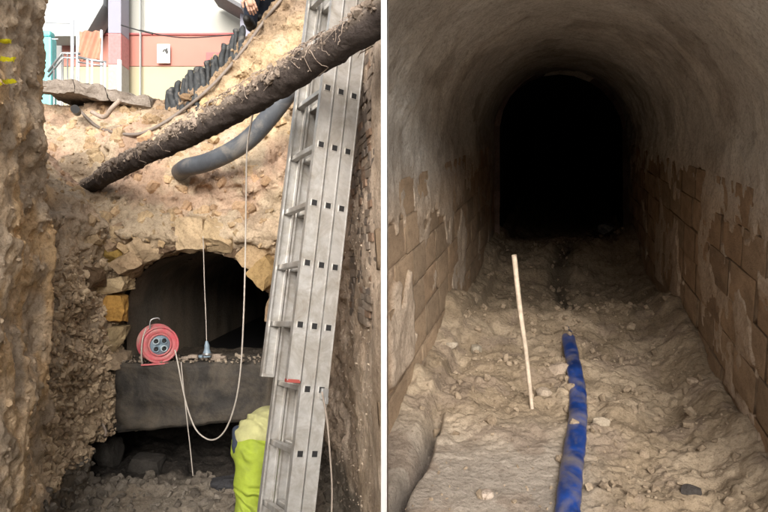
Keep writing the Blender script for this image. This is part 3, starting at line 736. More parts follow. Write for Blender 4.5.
# grey pipe behind the ladder
hp = [P(180, 172, 4.86), P(188, 167, 4.70), P(205, 163, 4.62), P(228, 153, 4.52), P(250, 138, 4.46), P(270, 116, 4.40), P(288, 92, 4.36), P(308, 60, 4.34), P(330, 25, 4.36), P(345, -10, 4.45)]
path = smooth_path(hp, 16); V, Q, cpp = tube_np(path, .066*(1+.012*np.sin(np.arange(len(path))*2.1)), 24)
me = bpy.data.meshes.new('pipe'); me.from_pydata([tuple(v) for v in V], [], [tuple(f) for f in Q]+[tuple(f[:3]) for f in cpp]); me.polygons.foreach_set('use_smooth', [True]*len(me.polygons))
o = link('drain_pipe', me, M_HOSE); tag(o, 'grey blue bent plastic pipe rising behind the ladder from the clay', 'pipe')

# ------------------------------------------------------------------ triple extension ladder
Lb, Lt = P(300, 454, 2.87), P(341, 92, 3.13); u = (Lt-Lb); sp = u.length/6; u.normalize()
near0 = P(314, 324, 2.96); rh = Vector((-.50, .86, 0)); r_ = (rh-u*rh.dot(u)).normalized(); wv = u.cross(r_).normalized()
if wv.x < 0: wv = -wv
lad = empty('extension_ladder', (Lb.x, Lb.y, -1.74), 'tall aluminium triple extension ladder leaning against the right side of the pit', 'ladder')
WID, STD, STT = .345, .0655, .026
def lad_frame(orig): 
    return Matrix(((wv.x, r_.x, u.x, orig.x), (wv.y, r_.y, u.y, orig.y), (wv.z, r_.z, u.z, orig.z), (0, 0, 0, 1)))
def stile_bm(t0, t1, flip):
    # C shaped profile in (w, r): web outside, lips along both edges
    a, b = STD/2, STT; l = .0028; g = .004
    pr = [(-a, 0), (-a, -l), (-a+g, -l), (-a+g+.002, 0), (a-g-.002, 0), (a-g, -l), (a, -l), (a, 0), (a, b), (a-.010, b), (a-.010, b-.003), (a-.003, b-.003), (a-.003, .004), (-a+.003, .004), (-a+.003, b-.003), (-a+.010, b-.003), (-a+.010, b), (-a, b)]
    if flip: pr = [(x, -y) for x, y in pr][::-1]
    bm = bmesh.new(); lo = [bm.verts.new((x, y, t0)) for x, y in pr]; hi = [bm.verts.new((x, y, t1)) for x, y in pr]; n_ = len(pr)
    for k in range(n_): bm.faces.new((lo[k], lo[(k+1) % n_], hi[(k+1) % n_], hi[k]))
    return bm
pitch = .0722
secs = [(-1, .23, 6.9, M_ALU), (0, -.74*1.0, 6.6, M_ALU), (1, -.76, 6.2, M_ALU)]    # section offset in w, lowest and highest t (units: metres from Lb)
hole0 = Lb
for (k, t0, t1, mt_) in secs:
    org = Lb+wv*(k*pitch)
    if k == 0: t0 = -.92
    if k == 1: t0 = -.92
    if k == -1: t0 = .32
    t1 = {-1: 3.35, 0: 3.1, 1: 2.8}[k]
    Mx = lad_frame(org)
    bm = stile_bm(t0, t1, False); bmesh.ops.transform(bm, matrix=Mx, verts=bm.verts[:]); s1 = bm_obj('stile', bm, mt_, lad)
    bm = stile_bm(t0+.0, t1, True); bmesh.ops.transform(bm, matrix=lad_frame(org+r_*WID), verts=bm.verts[:]); bm_obj('stile', bm, mt_, lad)
    j = math.ceil((t0+.03)/sp)
    while j*sp < t1-.03:
        t = j*sp
        bm = bmesh.new(); bbox(bm, (0, WID/2, t), (.030, WID-.006, .026), None, .004)
        for ridge in (-.008, 0, .008): bbox(bm, (ridge, WID/2, t+.0135), (.003, WID-.07, .002))
        bmesh.ops.transform(bm, matrix=Mx, verts=bm.verts[:]); rg = bm_obj('rung', bm, mt_, lad)
        bm = bmesh.new(); bbox(bm, (0, -.0008, t), (.027, .003, .027), None, .001); bmesh.ops.transform(bm, matrix=Mx, verts=bm.verts[:])
        pg = bm_obj('end_plug', bm, M_BLACK); pg.parent = rg
        # pressed collar round the socket
        bm = bmesh.new()
        for (a, b, c, d) in ((0, .0155, .035, .004), (0, -.0155, .035, .004), (.0155, 0, .004, .027), (-.0155, 0, .004, .027)):
            bbox(bm, (a, -.0012, t+b), (c, .004, d), None, .0008)
        bmesh.ops.transform(bm, matrix=Mx, verts=bm.verts[:]); pg = bm_obj('collar', bm, M_ALU); pg.parent = rg
        j += 1
M_REDP = simple('red_end_cap', (.26, .05, .04), .6)
for rr in (0, WID):
    fl_s = 1 if rr == 0 else -1
    bm = bmesh.new(); bbox(bm, (0, rr+fl_s*.012, .318), (.067, .029, .016), None, .003); bmesh.ops.transform(bm, matrix=lad_frame(Lb-wv*pitch), verts=bm.verts[:]); bm_obj('end_cap', bm, M_REDP if rr == 0 else M_ALU, lad)
bm = bmesh.new(); bbox(bm, (.01, -.012, .27), (.035, .02, .05), None, .004); bbox(bm, (.02, -.014, .24), (.02, .02, .03), None, .003)
bmesh.ops.transform(bm, matrix=lad_frame(Lb+wv*pitch), verts=bm.verts[:]); bm_obj('bracket', bm, M_STEEL, lad)
for rr in (0, WID):
    bm = bmesh.new(); bbox(bm, (.036, rr, -.93), (.16, .05, .04), None, .006); bmesh.ops.transform(bm, matrix=lad_frame(Lb), verts=bm.verts[:]); bm_obj('rubber_foot', bm, M_BLACK, lad)
o = tube('ladder_strap', [P(322, 392, 2.90), P(327, 420, 2.94), P(330, 455, 2.96), P(332, 490, 2.97), P(331, 530, 2.97)], .0042, simple('grubby_strap', (.30, .25, .21), .8)); tag(o, 'pale strap dangling from the ladder bracket down the right face', 'strap')

# ------------------------------------------------------------------ cable reel on the lintel
RC = P(158, 343.5, 4.66); Rr = .139
reel = empty('cable_reel', (RC.x, RC.y, -.765), 'red pink cable reel with four sockets standing on the concrete slab', 'cable reel')
def disc_ring(bm, c, ro, ri, y0, y1, seg=48):
    vs = []
    for yk in (y0, y1):
        for r in (ro, ri): vs.append([bm.verts.new((c[0]+r*math.cos(a), yk, c[2]+r*math.sin(a))) for a in [2*math.pi*k/seg for k in range(seg)]])
    fo, fi, bo, bi = vs
    for k in range(seg):
        j = (k+1) % seg
        bm.faces.new((fo[k], fo[j], fi[j], fi[k])); bm.faces.new((bo[k], bi[k], bi[j], bo[j])); bm.faces.new((fo[k], bo[k], bo[j], fo[j])); bm.faces.new((fi[k], fi[j], bi[j], bi[k]))
Mt = Matrix.Rotation(R(29), 4, 'Z')
def reel_part(name, fn, mat, bev=.0):
    bm = bmesh.new(); fn(bm)
    if bev: bmesh.ops.bevel(bm, geom=[e for e in bm.edges if e.is_manifold and e.calc_face_angle(0) > .7], offset=bev, segments=2, affect='EDGES')
    bmesh.ops.recalc_face_normals(bm, faces=bm.faces[:]); bmesh.ops.transform(bm, matrix=Matrix.Translation(RC) @ Mt, verts=bm.verts[:]); return bm_obj(name, bm, mat, reel, True)
reel_part('front_flange', lambda b: disc_ring(b, (0, 0, 0), Rr*.93, .078, -.075, -.064), M_PINK, .003)
reel_part('flange_rim', lambda b: disc_ring(b, (0, 0, 0), Rr*.95, Rr*.86, -.083, -.062), M_PINK, .003)
reel_part('rear_flange', lambda b: disc_ring(b, (0, 0, 0), Rr, .03, .06, .072), M_PINK, .003)
reel_part('drum', lambda b: disc_ring(b, (0, 0, 0), .075, .072, -.07, .07), M_PINK)
reel_part('hub_ring', lambda b: disc_ring(b, (0, 0, 0), .082, .070, -.088, -.07), M_PINK, .003)
reel_part('socket_plate', lambda b: disc_ring(b, (0, 0, 0), .0715, .001, -.078, -.06), M_SOCK)
for (sx, sz) in ((-.028, .028), (.028, .028), (-.028, -.028), (.028, -.028)):
    reel_part('socket', lambda b: disc_ring(b, (sx, 0, sz), .024, .017, -.092, -.075, 20), simple('socket_lid', (.42, .5, .55), .35) if sx*sz < 0 else M_SOCK, .001)
    reel_part('socket_face', lambda b: disc_ring(b, (sx, 0, sz), .0175, .0005, -.083, -.076, 16), M_BLACK)
pts = []
for k in range(16*22):
    a = k/22*2*math.pi; row = k//22; pts.append(np.array([(.082+.012*(row % 4)+.002*math.sin(k))*math.cos(a), -.055+.11*((k/22/16*3) % 1), (.082+.012*(row % 4))*math.sin(a)]))
pts = [tuple((Matrix.Translation(RC) @ Mt) @ Vector(p)) for p in pts]
tube('wound_cable', pts, .006, M_REDC, reel, 6, 1)
fr = [(-.15, -.09, -.135), (-.13, -.09, .04), (-.10, -.085, .13), (-.05, 0, .172), (.0, .06, .175)]
tube('handle_frame', [tuple(RC+(Mt @ Vector(p))) for p in [(-.10, .03, -.132), (-.118, -.07, -.13), (-.128, -.095, -.06), (-.12, -.095, .05), (-.09, -.06, .12)]], .0055, M_CABLE, reel)
tube('carry_handle', [tuple(RC+(Mt @ Vector(p))) for p in [(-.055, 0, .10), (-.055, 0, .155), (-.04, 0, .178), (.0, 0, .185), (.012, 0, .172)]], .006, M_STEEL, reel)
tube('stand_bar', [tuple(RC+(Mt @ Vector(p))) for p in [(-.13, -.09, -.134), (0, -.092, -.136), (.10, -.09, -.134)]], .006, M_REDC, reel)
box('foot_block', (0, 0, -.122), (.10, .15, .03), M_PINK, reel, .004, Matrix.Translation(RC) @ Mt)
# cable from the reel, hanging in a loop and up out of the pit
cab = [P(175, 350, 4.50), P(178, 364, 4.46), P(182, 385, 4.45), P(188, 410, 4.44), P(197, 431, 4.42), P(211, 440, 4.38), P(224, 432, 4.33), P(234, 408, 4.28), P(240, 375, 4.22), P(243, 330, 4.16), P(245, 270, 4.1), P(246, 200, 4.05), P(247, 150, 4.0), P(252, 118, 3.8), P(255, 100, 3.6)]
o = tube('pale_cable', cab, .0052, M_CABLE, sm=10, seg=8); tag(o, 'pale cable looping down from the reel and back up over the mud-caked pipe', 'cable')
o = tube('thin_cord', [P(181, 362, 4.47), P(184, 392, 4.46), P(187, 420, 4.44), P(190, 446, 4.43), P(193, 476, 4.42)], .0035, M_CABLE); tag(o, 'thin cord end hanging straight down before the dark void under the slab', 'cord')
# hanging connector on its cord
pl = empty('connector_plug', P(207, 358, 4.62), 'grey cable connector hanging on a cord at the slab edge', 'plug')
cN = P(207, 357, 4.62)
tube('plug_body', [cN, cN+Vector((0, 0, .03)), cN+Vector((0, 0, .055)), cN+Vector((-.001, 0, .085)), cN+Vector((-.003, 0, .115))], [.030, .028, .020, .018, .008], M_SOCK, pl, 14, 4)
tube('collar_ring', [cN+Vector((0, 0, .012)), cN+Vector((0, 0, .03))], .033, M_STEEL, pl, 14, 1)
tube('cap', [cN+Vector((-.055, -.01, .004)), cN+Vector((-.03, -.012, .006))], .012, M_SOCK, pl, 10, 1)
tube('cord', [cN+Vector((-.003, 0, .11)), P(206, 320, 4.62), P(204.5, 285, 4.60), P(203.5, 250, 4.57), P(203, 236, 4.55)], .0033, M_CABLE, pl)
for px, py, s_ in ((185, 358, 5), (193, 357, 6), (217, 357, 8), (222, 358, 6)):
    o = rough_block('mud_lump', P(px, py, 4.66), (s_/F*4.7*1.5, .05, s_/F*4.7*.8), (.33, .27, .22), None, n=3)
    tag(o, {185: 'small mud lump on the slab just right of the reel', 193: 'mud lump on the slab left of the hanging connector', 217: 'largest mud lump right against the hanging connector', 222: 'outermost mud lump right of the hanging connector'}[px], 'mud lump', 'mud lumps on the slab')

# ------------------------------------------------------------------ people
def skin(name, J, E, mat, parent, root, sub=2, h=None, k=None, fold=0.0):
    """one continuous surface round a skeleton of tapering limbs (smooth union of round cones)"""
    rad = {n: (np.mean(v[3]) if not np.isscalar(v[3]) else v[3]) for n, v in J.items()}
    pos = {n: np.array(v[:3], float) for n, v in J.items()}; rmax = max(rad.values()); rmin = min(rad.values())
    h = h or max(.0022, min(.014, rmin*.3)); k = k or rmax*.35
    lo = np.min([pos[n]-rad[n] for n in J], 0)-3*h-.2*rmax; hi = np.max([pos[n]+rad[n] for n in J], 0)+3*h+.2*rmax
    ax = [np.arange(lo[i], hi[i], h) for i in range(3)]; G = np.stack(np.meshgrid(*ax, indexing='ij'), -1); D = None
    for a, b in E:
        pa, pb, ra, rb = pos[a], pos[b], rad[a], rad[b]; d = pb-pa; t = np.clip(((G-pa)@d)/max(d@d, 1e-9), 0, 1)
        ds = np.linalg.norm(G-(pa+t[..., None]*d), axis=-1)-(ra+(rb-ra)*t)
        if D is None: D = ds
        else:
            hh_ = np.clip(.5+.5*(D-ds)/k, 0, 1); D = D*(1-hh_)+ds*hh_-k*hh_*(1-hh_)
    Vb, Qb = surface_nets(D.astype(np.float32)); Vb = Vb*h+lo
    Nb = normals(Vb, Qb); cen = np.array([pos[n] for n in J]).mean(0)
    if np.mean(np.einsum('ij,ij->i', Nb, Vb-cen)) < 0: Qb = Qb[:, ::-1]; Nb = -Nb
    if fold: 
        q3 = Vb@np.array([[.9, .2, .5], [-.2, 1, .1], [-.45, 0, 1.]]); wv_ = np.sin(q3[:, 2]*105+4.5*fbm(Vb, 5, 3, 66)+1.5*fbm(Vb, 11, 2, 67))
        Vb = Vb+Nb*(fold*.42*(wv_*sstep(-.5, .5, fbm(Vb, 6, 2, 68)))+fold*.5*fbm(Vb, 4, 2, 69))[:, None]
    return link(name, npmesh(name, Vb, Qb), mat, parent)
def hand(parent, wrist, d, pn, mat, s=1.0, name='hand'):
    """palm and five bent fingers; d = direction of the fingers, pn = palm normal"""
    d = Vector(d).normalized(); pn = Vector(pn); pn = (pn-d*pn.dot(d)).normalized(); sd2 = d.cross(pn); w0 = Vector(wrist)
    J = {'w': (*w0, .026*s), 'p1': (*(w0+d*.04*s), .032*s), 'p2': (*(w0+d*.075*s), .034*s)}; E = [('w', 'p1'), ('p1', 'p2')]
    skin(name, {'w': (*w0, (.026*s, .018*s)), 'a': (*(w0+d*.045*s), (.038*s, .016*s)), 'b': (*(w0+d*.085*s), (.040*s, .014*s))}, [('w', 'a'), ('a', 'b')], mat, parent, 'w')
    for k, (o_, L) in enumerate(((-.030, .070), (-.010, .082), (.010, .076), (.029, .060))):
        b0 = w0+d*.06*s+sd2*o_*s*.9; p1 = w0+d*.092*s+sd2*o_*s; p2 = p1+(d*.8+pn*.5).normalized()*L*.5*s; p3 = p2+(d*.35+pn*.9).normalized()*L*.5*s
        skin('finger', {'a': (*b0, .009*s), 'b': (*p1, .0095*s), 'c': (*p2, .0085*s), 'd': (*p3, .007*s)}, [('a', 'b'), ('b', 'c'), ('c', 'd')], mat, parent, 'a')
    b0 = w0+d*.03*s-sd2*.02*s; p1 = b0+(d*.5-sd2*.8+pn*.2).normalized()*.042*s; p2 = p1+(d*.9-sd2*.2+pn*.5).normalized()*.032*s
    skin('thumb', {'a': (*b0, .011*s), 'b': (*p1, .0105*s), 'c': (*p2, .0085*s)}, [('a', 'b'), ('b', 'c')], mat, parent, 'a')
def J3(v, r): return (v.x, v.y, v.z, r)
# worker bending in the bottom of the pit, seen from behind and to the side
wk = empty('person', (-.72, 3.5, -1.74), 'worker in lime hi-vis clothing bending over in the pit behind the ladder', 'person')
pel = P(256, 449, 3.52); hipN = P(255, 457, 3.44); hipF = P(262, 455, 3.62)
kN = P(251, 512, 3.40); kF = P(270, 506, 3.62); aN = P(241, 560, 3.42); aF = P(260, 552, 3.64)
J = {'pel': J3(pel, .108), 'hN': J3(hipN, .088), 'hF': J3(hipF, .088), 'tN': J3(hipN.lerp(kN, .5)+Vector((-.012, 0, 0)), .094), 'tF': J3(hipF.lerp(kF, .5), .086), 'kN': J3(kN, .084), 'kF': J3(kF, .072), 'aN': J3(aN, .06), 'aF': J3(aF, .06),
     'wst': J3(P(264, 438, 3.56), .105)}
skin('trousers', J, [('pel', 'hN'), ('pel', 'hF'), ('hN', 'tN'), ('tN', 'kN'), ('hF', 'tF'), ('tF', 'kF'), ('kN', 'aN'), ('kF', 'aF'), ('pel', 'wst')], M_HIVIS, wk, 'pel', fold=.030, h=.0065)
chest = P(284, 430, 3.68); nk = P(296, 430, 3.76); shN = P(292, 436, 3.56); shF = P(296, 428, 3.86); elN = P(298, 482, 3.52); elF = P(302, 478, 3.80); wN = P(290, 525, 3.52); wF = P(296, 528, 3.72)
J = {'low': J3(P(256, 438, 3.52), .108), 'mid': J3(P(270, 430, 3.58), .122), 'ch': J3(chest, .128), 'nk': J3(nk, .07), 'sN': J3(shN, .078), 'sF': J3(shF, .078), 'eN': J3(elN, .054), 'eF': J3(elF, .054), 'wN': J3(wN, .042), 'wF': J3(wF, .042)}
skin('jacket', J, [('low', 'mid'), ('mid', 'ch'), ('ch', 'nk'), ('ch', 'sN'), ('ch', 'sF'), ('sN', 'eN'), ('eN', 'wN'), ('sF', 'eF'), ('eF', 'wF')], M_HIJACK, wk, 'mid', fold=.030, h=.0065)
def band(name, c, axis, ru, mat):
    ax_ = Vector(axis).normalized(); a_ = ax_.orthogonal().normalized(); b_ = ax_.cross(a_); bm = bmesh.new(); n_ = 40; rings = []
    for o_ in (-.024, .024):
        rings.append([bm.verts.new(c+ax_*o_+(a_*math.cos(t)+b_*math.sin(t))*(ru+.004*math.sin(3*t))) for t in [2*math.pi*k/n_ for k in range(n_)]])
    for k in range(n_): bm.faces.new((rings[0][k], rings[0][(k+1) % n_], rings[1][(k+1) % n_], rings[1][k]))
    return bm_obj(name, bm, mat, wk, True)
band('reflective_band', kN.lerp(aN, .35), aN-kN, .080, M_REFL); band('reflective_band', kF.lerp(aF, .35), aF-kF, .080, M_REFL)
J = {'a': J3(P(237.5, 431, 3.50), .030), 'b': J3(P(238.5, 446, 3.45), .034), 'c': J3(P(239.5, 462, 3.43), .024)}
skin('navy_side_panel', J, [('a', 'b'), ('b', 'c')], M_NAVY, wk, 'b', 2)
hd = P(302, 448, 3.86)
skin('head', {'n': J3(nk, .055), 'j': J3(nk.lerp(hd, .5), .06), 'h': J3(hd, .085), 'f': J3(hd+Vector((.015, .03, -.07)), .065), 'c': J3(hd+Vector((.02, .04, -.115)), .03)}, [('n', 'j'), ('j', 'h'), ('h', 'f'), ('f', 'c')], M_SKIN, wk, 'j')
skin('helmet', {'a': J3(hd+Vector((-.01, .02, .03)), .10), 'b': J3(hd+Vector((.015, .05, .02)), .095)}, [('a', 'b')], M_HAT, wk, 'a')
hand(wk, wN, (-.1, 0, -1), (1, 0, 0), M_NAVY, 1.05); hand(wk, wF, (-.1, 0, -1), (-1, 0, 0), M_NAVY, 1.05)
for a_ in (aN, aF):
    skin('boot', {'a': J3(a_+Vector((0, 0, .05)), .06), 'h': J3(a_+Vector((-.02, 0, -.06)), .055), 'm': J3(a_+Vector((.10, 0, -.075)), (.05, .04)), 't': J3(a_+Vector((.19, 0, -.085)), (.045, .03))}, [('a', 'h'), ('h', 'm'), ('m', 't')], M_BOOT, wk, 'h')
sh = empty('shovel', tuple(P(287, 560, 3.6)), 'wooden handled shovel held down by the worker behind the ladder', 'shovel')
tube('handle', [P(284, 448, 3.60), P(286, 500, 3.6), P(289, 556, 3.58)], .016, M_WOOD, sh, 8, 2)
bm = bmesh.new(); bbox(bm, (0, 0, 0), (.20, .012, .26), None, .004)
bmesh.ops.transform(bm, matrix=Matrix.Translation(P(290, 570, 3.58)) @ Matrix.Rotation(.1, 4, 'Y'), verts=bm.verts[:]); bm_obj('blade', bm, M_STEEL, sh)

# person crouching on the heap above, only legs and hand in frame
G0 = P(254, 26, 5.62)
cr = empty('person', tuple(G0), 'person in dark trousers crouching on the bank at the top with one hand hanging', 'person')
a1 = P(251, 22, 5.55); a2 = P(262, 20, 5.75); k1 = P(250, -26, 5.30); k2 = P(264, -24, 5.5); hp1 = P(262, 0, 5.85); hp2 = P(272, 0, 6.0); pv = P(267, -4, 5.93)
J = {'p': J3(pv, .13), 'h1': J3(hp1, .095), 'h2': J3(hp2, .095), 'k1': J3(k1, .072), 'k2': J3(k2, .072), 'c1': J3(k1.lerp(a1, .45)+Vector((0, .02, 0)), .066), 'c2': J3(k2.lerp(a2, .45), .066), 'a1': J3(a1, .056), 'a2': J3(a2, .056)}
skin('trousers', J, [('p', 'h1'), ('p', 'h2'), ('h1', 'k1'), ('k1', 'c1'), ('c1', 'a1'), ('h2', 'k2'), ('k2', 'c2'), ('c2', 'a2')], M_NAVY, cr, 'p')
tc2 = P(262, -52, 5.6); nk2 = P(259, -72, 5.5)
wa = P(247, -7, 5.22); e1 = P(250, -38, 5.2); e2 = P(272, -34, 5.3); wb = P(266, -22, 5.12)
J = {'p': J3(pv+Vector((0, 0, .05)), .14), 'm': J3(pv.lerp(tc2, .5), .145), 'c': J3(tc2, .155), 'n': J3(nk2, .07), 's1': J3(P(247, -60, 5.5), .075), 's2': J3(P(278, -60, 5.65), .075), 'e1': J3(e1, .052), 'e2': J3(e2, .052), 'w1': J3(wa, .038), 'w2': J3(wb, .038)}
skin('jacket', J, [('p', 'm'), ('m', 'c'), ('c', 'n'), ('c', 's1'), ('c', 's2'), ('s1', 'e1'), ('e1', 'w1'), ('s2', 'e2'), ('e2', 'w2')], M_NAVY, cr, 'm')
h2 = P(256, -92, 5.38)
skin('head', {'n': J3(nk2, .05), 'j': J3(nk2.lerp(h2, .5), .06), 'h': J3(h2+Vector((0, .02, .03)), (.085, .08)), 'f': J3(h2+Vector((0, -.05, -.02)), (.06, .065)), 'c': J3(h2+Vector((0, -.05, -.07)), .03)}, [('n', 'j'), ('j', 'h'), ('h', 'f'), ('f', 'c')], M_SKIN, cr, 'j')
skin('helmet', {'a': J3(h2+Vector((0, .03, .07)), .105), 'b': J3(h2+Vector((0, -.03, .07)), .10)}, [('a', 'b')], M_HAT, cr, 'a')
hand(cr, wa, (.35, -.1, -1), (0, 1, 0), M_SKIN, 1.1); hand(cr, wb, (-.3, .1, -1), (0, 1, 0), M_SKIN, 1.1)
for a_ in (a1, a2):
    skin('boot', {'a': J3(a_+Vector((0, 0, .06)), .058), 'h': J3(a_+Vector((0, .03, -.02)), .05), 'm': J3(a_+Vector((0, -.09, -.03)), (.045, .035)), 't': J3(a_+Vector((0, -.17, -.035)), (.04, .028))}, [('a', 'h'), ('h', 'm'), ('m', 't')], M_BOOT, cr, 'h')

# ------------------------------------------------------------------ along the rim
rim = [(168+73*t/15+random.uniform(-.8, .8), 101-5*t*.25-44*(t/15)**1.5) for t in range(16)]
for k, (px, py) in enumerate(rim):
    hit = seen(px, py+9); c = (hit+Vector((0, .03, .05))) if hit is not None else P(px, py, 5.3); h_ = .22*rng.uniform(.7, 1.25)
    pts = [c+Vector((.01, .02, -.30)), c+Vector((0, 0, -.05)), c+Vector((rng.uniform(-.02, .02), -.01, h_*.45)), c+Vector((rng.uniform(-.02, .03), 0, h_*.62))]
    V, Q, cc = tube_np(smooth_path(pts, 7), np.interp(np.linspace(0, 1, 22), [0, .4, .8, 1], np.array([.024, .027, .024, .012])*rng.uniform(.8, 1.2)), 10)
    V = V+.012*np.stack([fbm(V, 16, 3, 950+q_) for q_ in range(3)], 1)
    me = bpy.data.meshes.new('stub'); me.from_pydata([tuple(v) for v in V], [], [tuple(f) for f in Q]+[tuple(f[:3]) for f in cc]); me.polygons.foreach_set('use_smooth', [True]*len(me.polygons))
    o = link('rim_stake', me, M_DARKS); tag(o, '%s dark stubby stake from the left in the row along the bank rim' % ('first second third fourth fifth sixth seventh eighth ninth tenth eleventh twelfth thirteenth fourteenth fifteenth sixteenth'.split()[k]), 'stake', 'dark stakes along the rim')
rc = [(79, 109), (88, 119), (100, 128), (118, 133), (138, 134), (158, 126), (180, 112), (203, 94), (225, 72), (247, 45), (262, 24), (276, 6)]
rcp = [seen(a, b, .03) or P(a, b, 5.2) for a, b in rc]; rcp.append(rcp[-1]+Vector((.25, .1, .35)))
o = tube('rim_cable', rcp, .013, simple('grey_brown_hose', (.20, .165, .14), .7), sm=10); tag(o, 'brown grey hose sagging along the back of the pit up to the rim', 'hose')
o = tube('black_duct_end', [P(77, 112, 5.4), P(75.5, 109.5, 5.22), P(75, 109, 5.12)], .034, M_BLACK, sm=2, seg=16); o.data.polygons.foreach_set('use_smooth', [False]*len(o.data.polygons)); tag(o, 'short black duct end poking out of the soil below the pavement slab', 'duct')
# loose roots
for nm_, pts, rad, lab in (('root', [P(92, 112, 5.2), P(104, 117, 5.1), P(112, 108, 5.05), P(120, 100, 5.05)], .018, 'broken root sticking up under the pavement slab'),
                      ('root', [P(40, 362, 3.55), P(34, 372, 3.5), P(32, 392, 3.47), P(33, 412, 3.46)], .012, 'pale root curving down the left face near the bottom'),
                      ('root', [P(103, 424, 4.5), P(106, 432, 4.45), P(105, 436, 4.42)], .008, 'short pale root tip hanging under the left end of the slab')):
    o = tube(nm_, pts, rad, M_ROOT); tag(o, lab, 'root')
for k in range(10):
    c = P(rng.uniform(180, 290), rng.uniform(60, 130), 4.75); pass

# ------------------------------------------------------------------ pavement slab, railings and building at street level
slabm = simple('pavement_concrete', (.36, .33, .31), .9, 0, .2, 12, .006, (.25, .21, .18), .3)
sl_o = empty('pavement_slab', (-2.3, 5.7, 1.35), 'broken edge of the pavement slab at the top of the pit', 'pavement slab')
for k, (pa, pb, ya, yb4) in enumerate(((38, 72, 82, 84), (73, 106, 85, 91), (107, 150, 92, 100))):
    a, b = P(pa, ya, 5.45), P(pb, yb4, 5.45); V, Q = CS[10]; V = V/2
    Wd = (b-a); t = V[:, 0]+.5; q = np.array(a)[None]+t[:, None]*np.array(Wd)[None]; q[:, 1] += (V[:, 1]+.5)*.8; q[:, 2] += V[:, 2]*.10-.02
    q = q+.028*np.stack([fbm(q, 9, 4, 970+j) for j in range(3)], 1)
    o = link('slab', npmesh('slab', q, Q, np.tile((.25, .215, .185), (len(q), 1)), smooth=False), M_RUB, sl_o)
M_WP = simple('white_painted_steel', (.60, .64, .70), .4, .1, .05, 20, 0)
M_TURQ = simple('turquoise_plastic', (.16, .52, .52), .5); M_ORG = simple('orange_netting', (.46, .20, .13), .7, 0, .2, 6, .01)
def wall_mat(name, col): return simple(name, col, .85, 0, .05, 1.2, .002)
M_CREAM = wall_mat('cream_render', (.40, .40, .365)); M_PK = wall_mat('pink_render', (.47, .20, .16)); M_YL = wall_mat('pale_yellow_render', (.43, .385, .26)); M_LAV = wall_mat('lavender_column_paint', (.27, .27, .33)); M_GRY = wall_mat('grey_render_and_shade', (.33, .345, .345)); M_RD = wall_mat('rose_red_paint', (.52, .15, .15))  # the grey also serves as painted shade on the facade
YB = 13.0
def wbox(name, x0, y0, x1, y1, Yf, d, mat, parent, bev=.01):   # front face spans the pixel box at depth Yf
    a, b = P(x0, y1, Yf), P(x1, y0, Yf); return box(name, ((a.x+b.x)/2, Yf+d/2, (a.z+b.z)/2), (b.x-a.x, d, b.z-a.z), mat, parent, bev)
bl = empty('street_building', (-4.5, YB, 1.33), 'cream and pink rendered building across the street above the pit', 'building')
wbox('upper_wall', -60, -120, 330, 34, YB, .5, M_CREAM, bl)
wbox('pink_band', 62, 34.2, 330, 66, YB-.04, .5, M_PK, bl)
wbox('yellow_base', 62, 66.2, 330, 190, YB-.02, .5, M_YL, bl)
wbox('grey_recess', -60, 34.2, 61.8, 190, YB+.1, .3, M_GRY, bl)
wbox('column', 108, -120, 121, 33, YB-.6, .4, M_LAV, bl); wbox('column_band', 108, 33.1, 121, 64, YB-.6, .4, simple('dusty_pink_paint', (.45, .20, .20), .85), bl); wbox('column_foot', 108, 64.1, 121, 190, YB-.6, .4, simple('column_grey', (.35, .335, .31), .85), bl)
wbox('column', 240, -120, 251, 190, YB-.6, .4, M_LAV, bl)
wbox('band_moulding', 62, 32.5, 330, 34.6, YB-.08, .05, M_RD, bl)
wbox('red_hatch', 206, 52, 228, 74, YB-.12, .1, M_RD, bl)
wbox('downpipe', 139.2, -120, 140.6, 190, YB-.15, .06, M_GRY, bl)
for k in range(2): pass
# slab standing in for the diagonal shadow on the facade at top left, and roof edge at the top right
bm = bmesh.new(); c = [P(40, -80, YB-.7), P(110, -80, YB-.7), P(103, 4, YB-.7), P(88, 30, YB-.7), P(76, 36, YB-.7), P(40, 36, YB-.7)]
f1 = [bm.verts.new(v) for v in c]; f2 = [bm.verts.new(v+Vector((0, .55, 0))) for v in c]
bm.faces.new(f1); bm.faces.new(f2[::-1])
for k in range(6): bm.faces.new((f1[k], f2[k], f2[(k+1) % 6], f1[(k+1) % 6]))
bmesh.ops.recalc_face_normals(bm, faces=bm.faces[:]); bm_obj('shade_slab', bm, M_GRY, bl)
bm = bmesh.new(); c = [P(206, -12, YB-1), P(241, 8, YB-1), P(241, 4, YB-1), P(214, -12, YB-1)]
f1 = [bm.verts.new(v) for v in c]; f2 = [bm.verts.new(v+Vector((0, .9, 0))) for v in c]
bm.faces.new(f1); bm.faces.new(f2[::-1])
for k in range(4): bm.faces.new((f1[k], f2[k], f2[(k+1) % 4], f1[(k+1) % 4]))
bmesh.ops.recalc_face_normals(bm, faces=bm.faces[:]); bm_obj('roof_edge', bm, simple('dark_roof_edge', (.12, .12, .13), .7), bl)
sg = empty('wall_sign', P(163, 54, YB-.12), 'white rectangular sign with a small black symbol on the pink wall', 'sign')
wbox('sign_board', 157, 44, 170, 63, YB-.13, .02, M_HAT, sg, .004)
bm = bmesh.new(); c = P(165.3, 51.5, YB-.14)
def disc_y(bm, cx_, cz_, y0, r, ri=0, a0=0, a1=2*math.pi, n_=24):
    vo2 = [bm.verts.new((cx_+r*math.cos(a), y0, cz_+r*math.sin(a))) for a in np.linspace(a0, a1, n_)]; vi2 = [bm.verts.new((cx_+ri*math.cos(a), y0, cz_+ri*math.sin(a))) for a in np.linspace(a0, a1, n_)]
    for k in range(n_-1): bm.faces.new((vo2[k], vo2[k+1], vi2[k+1], vi2[k]))
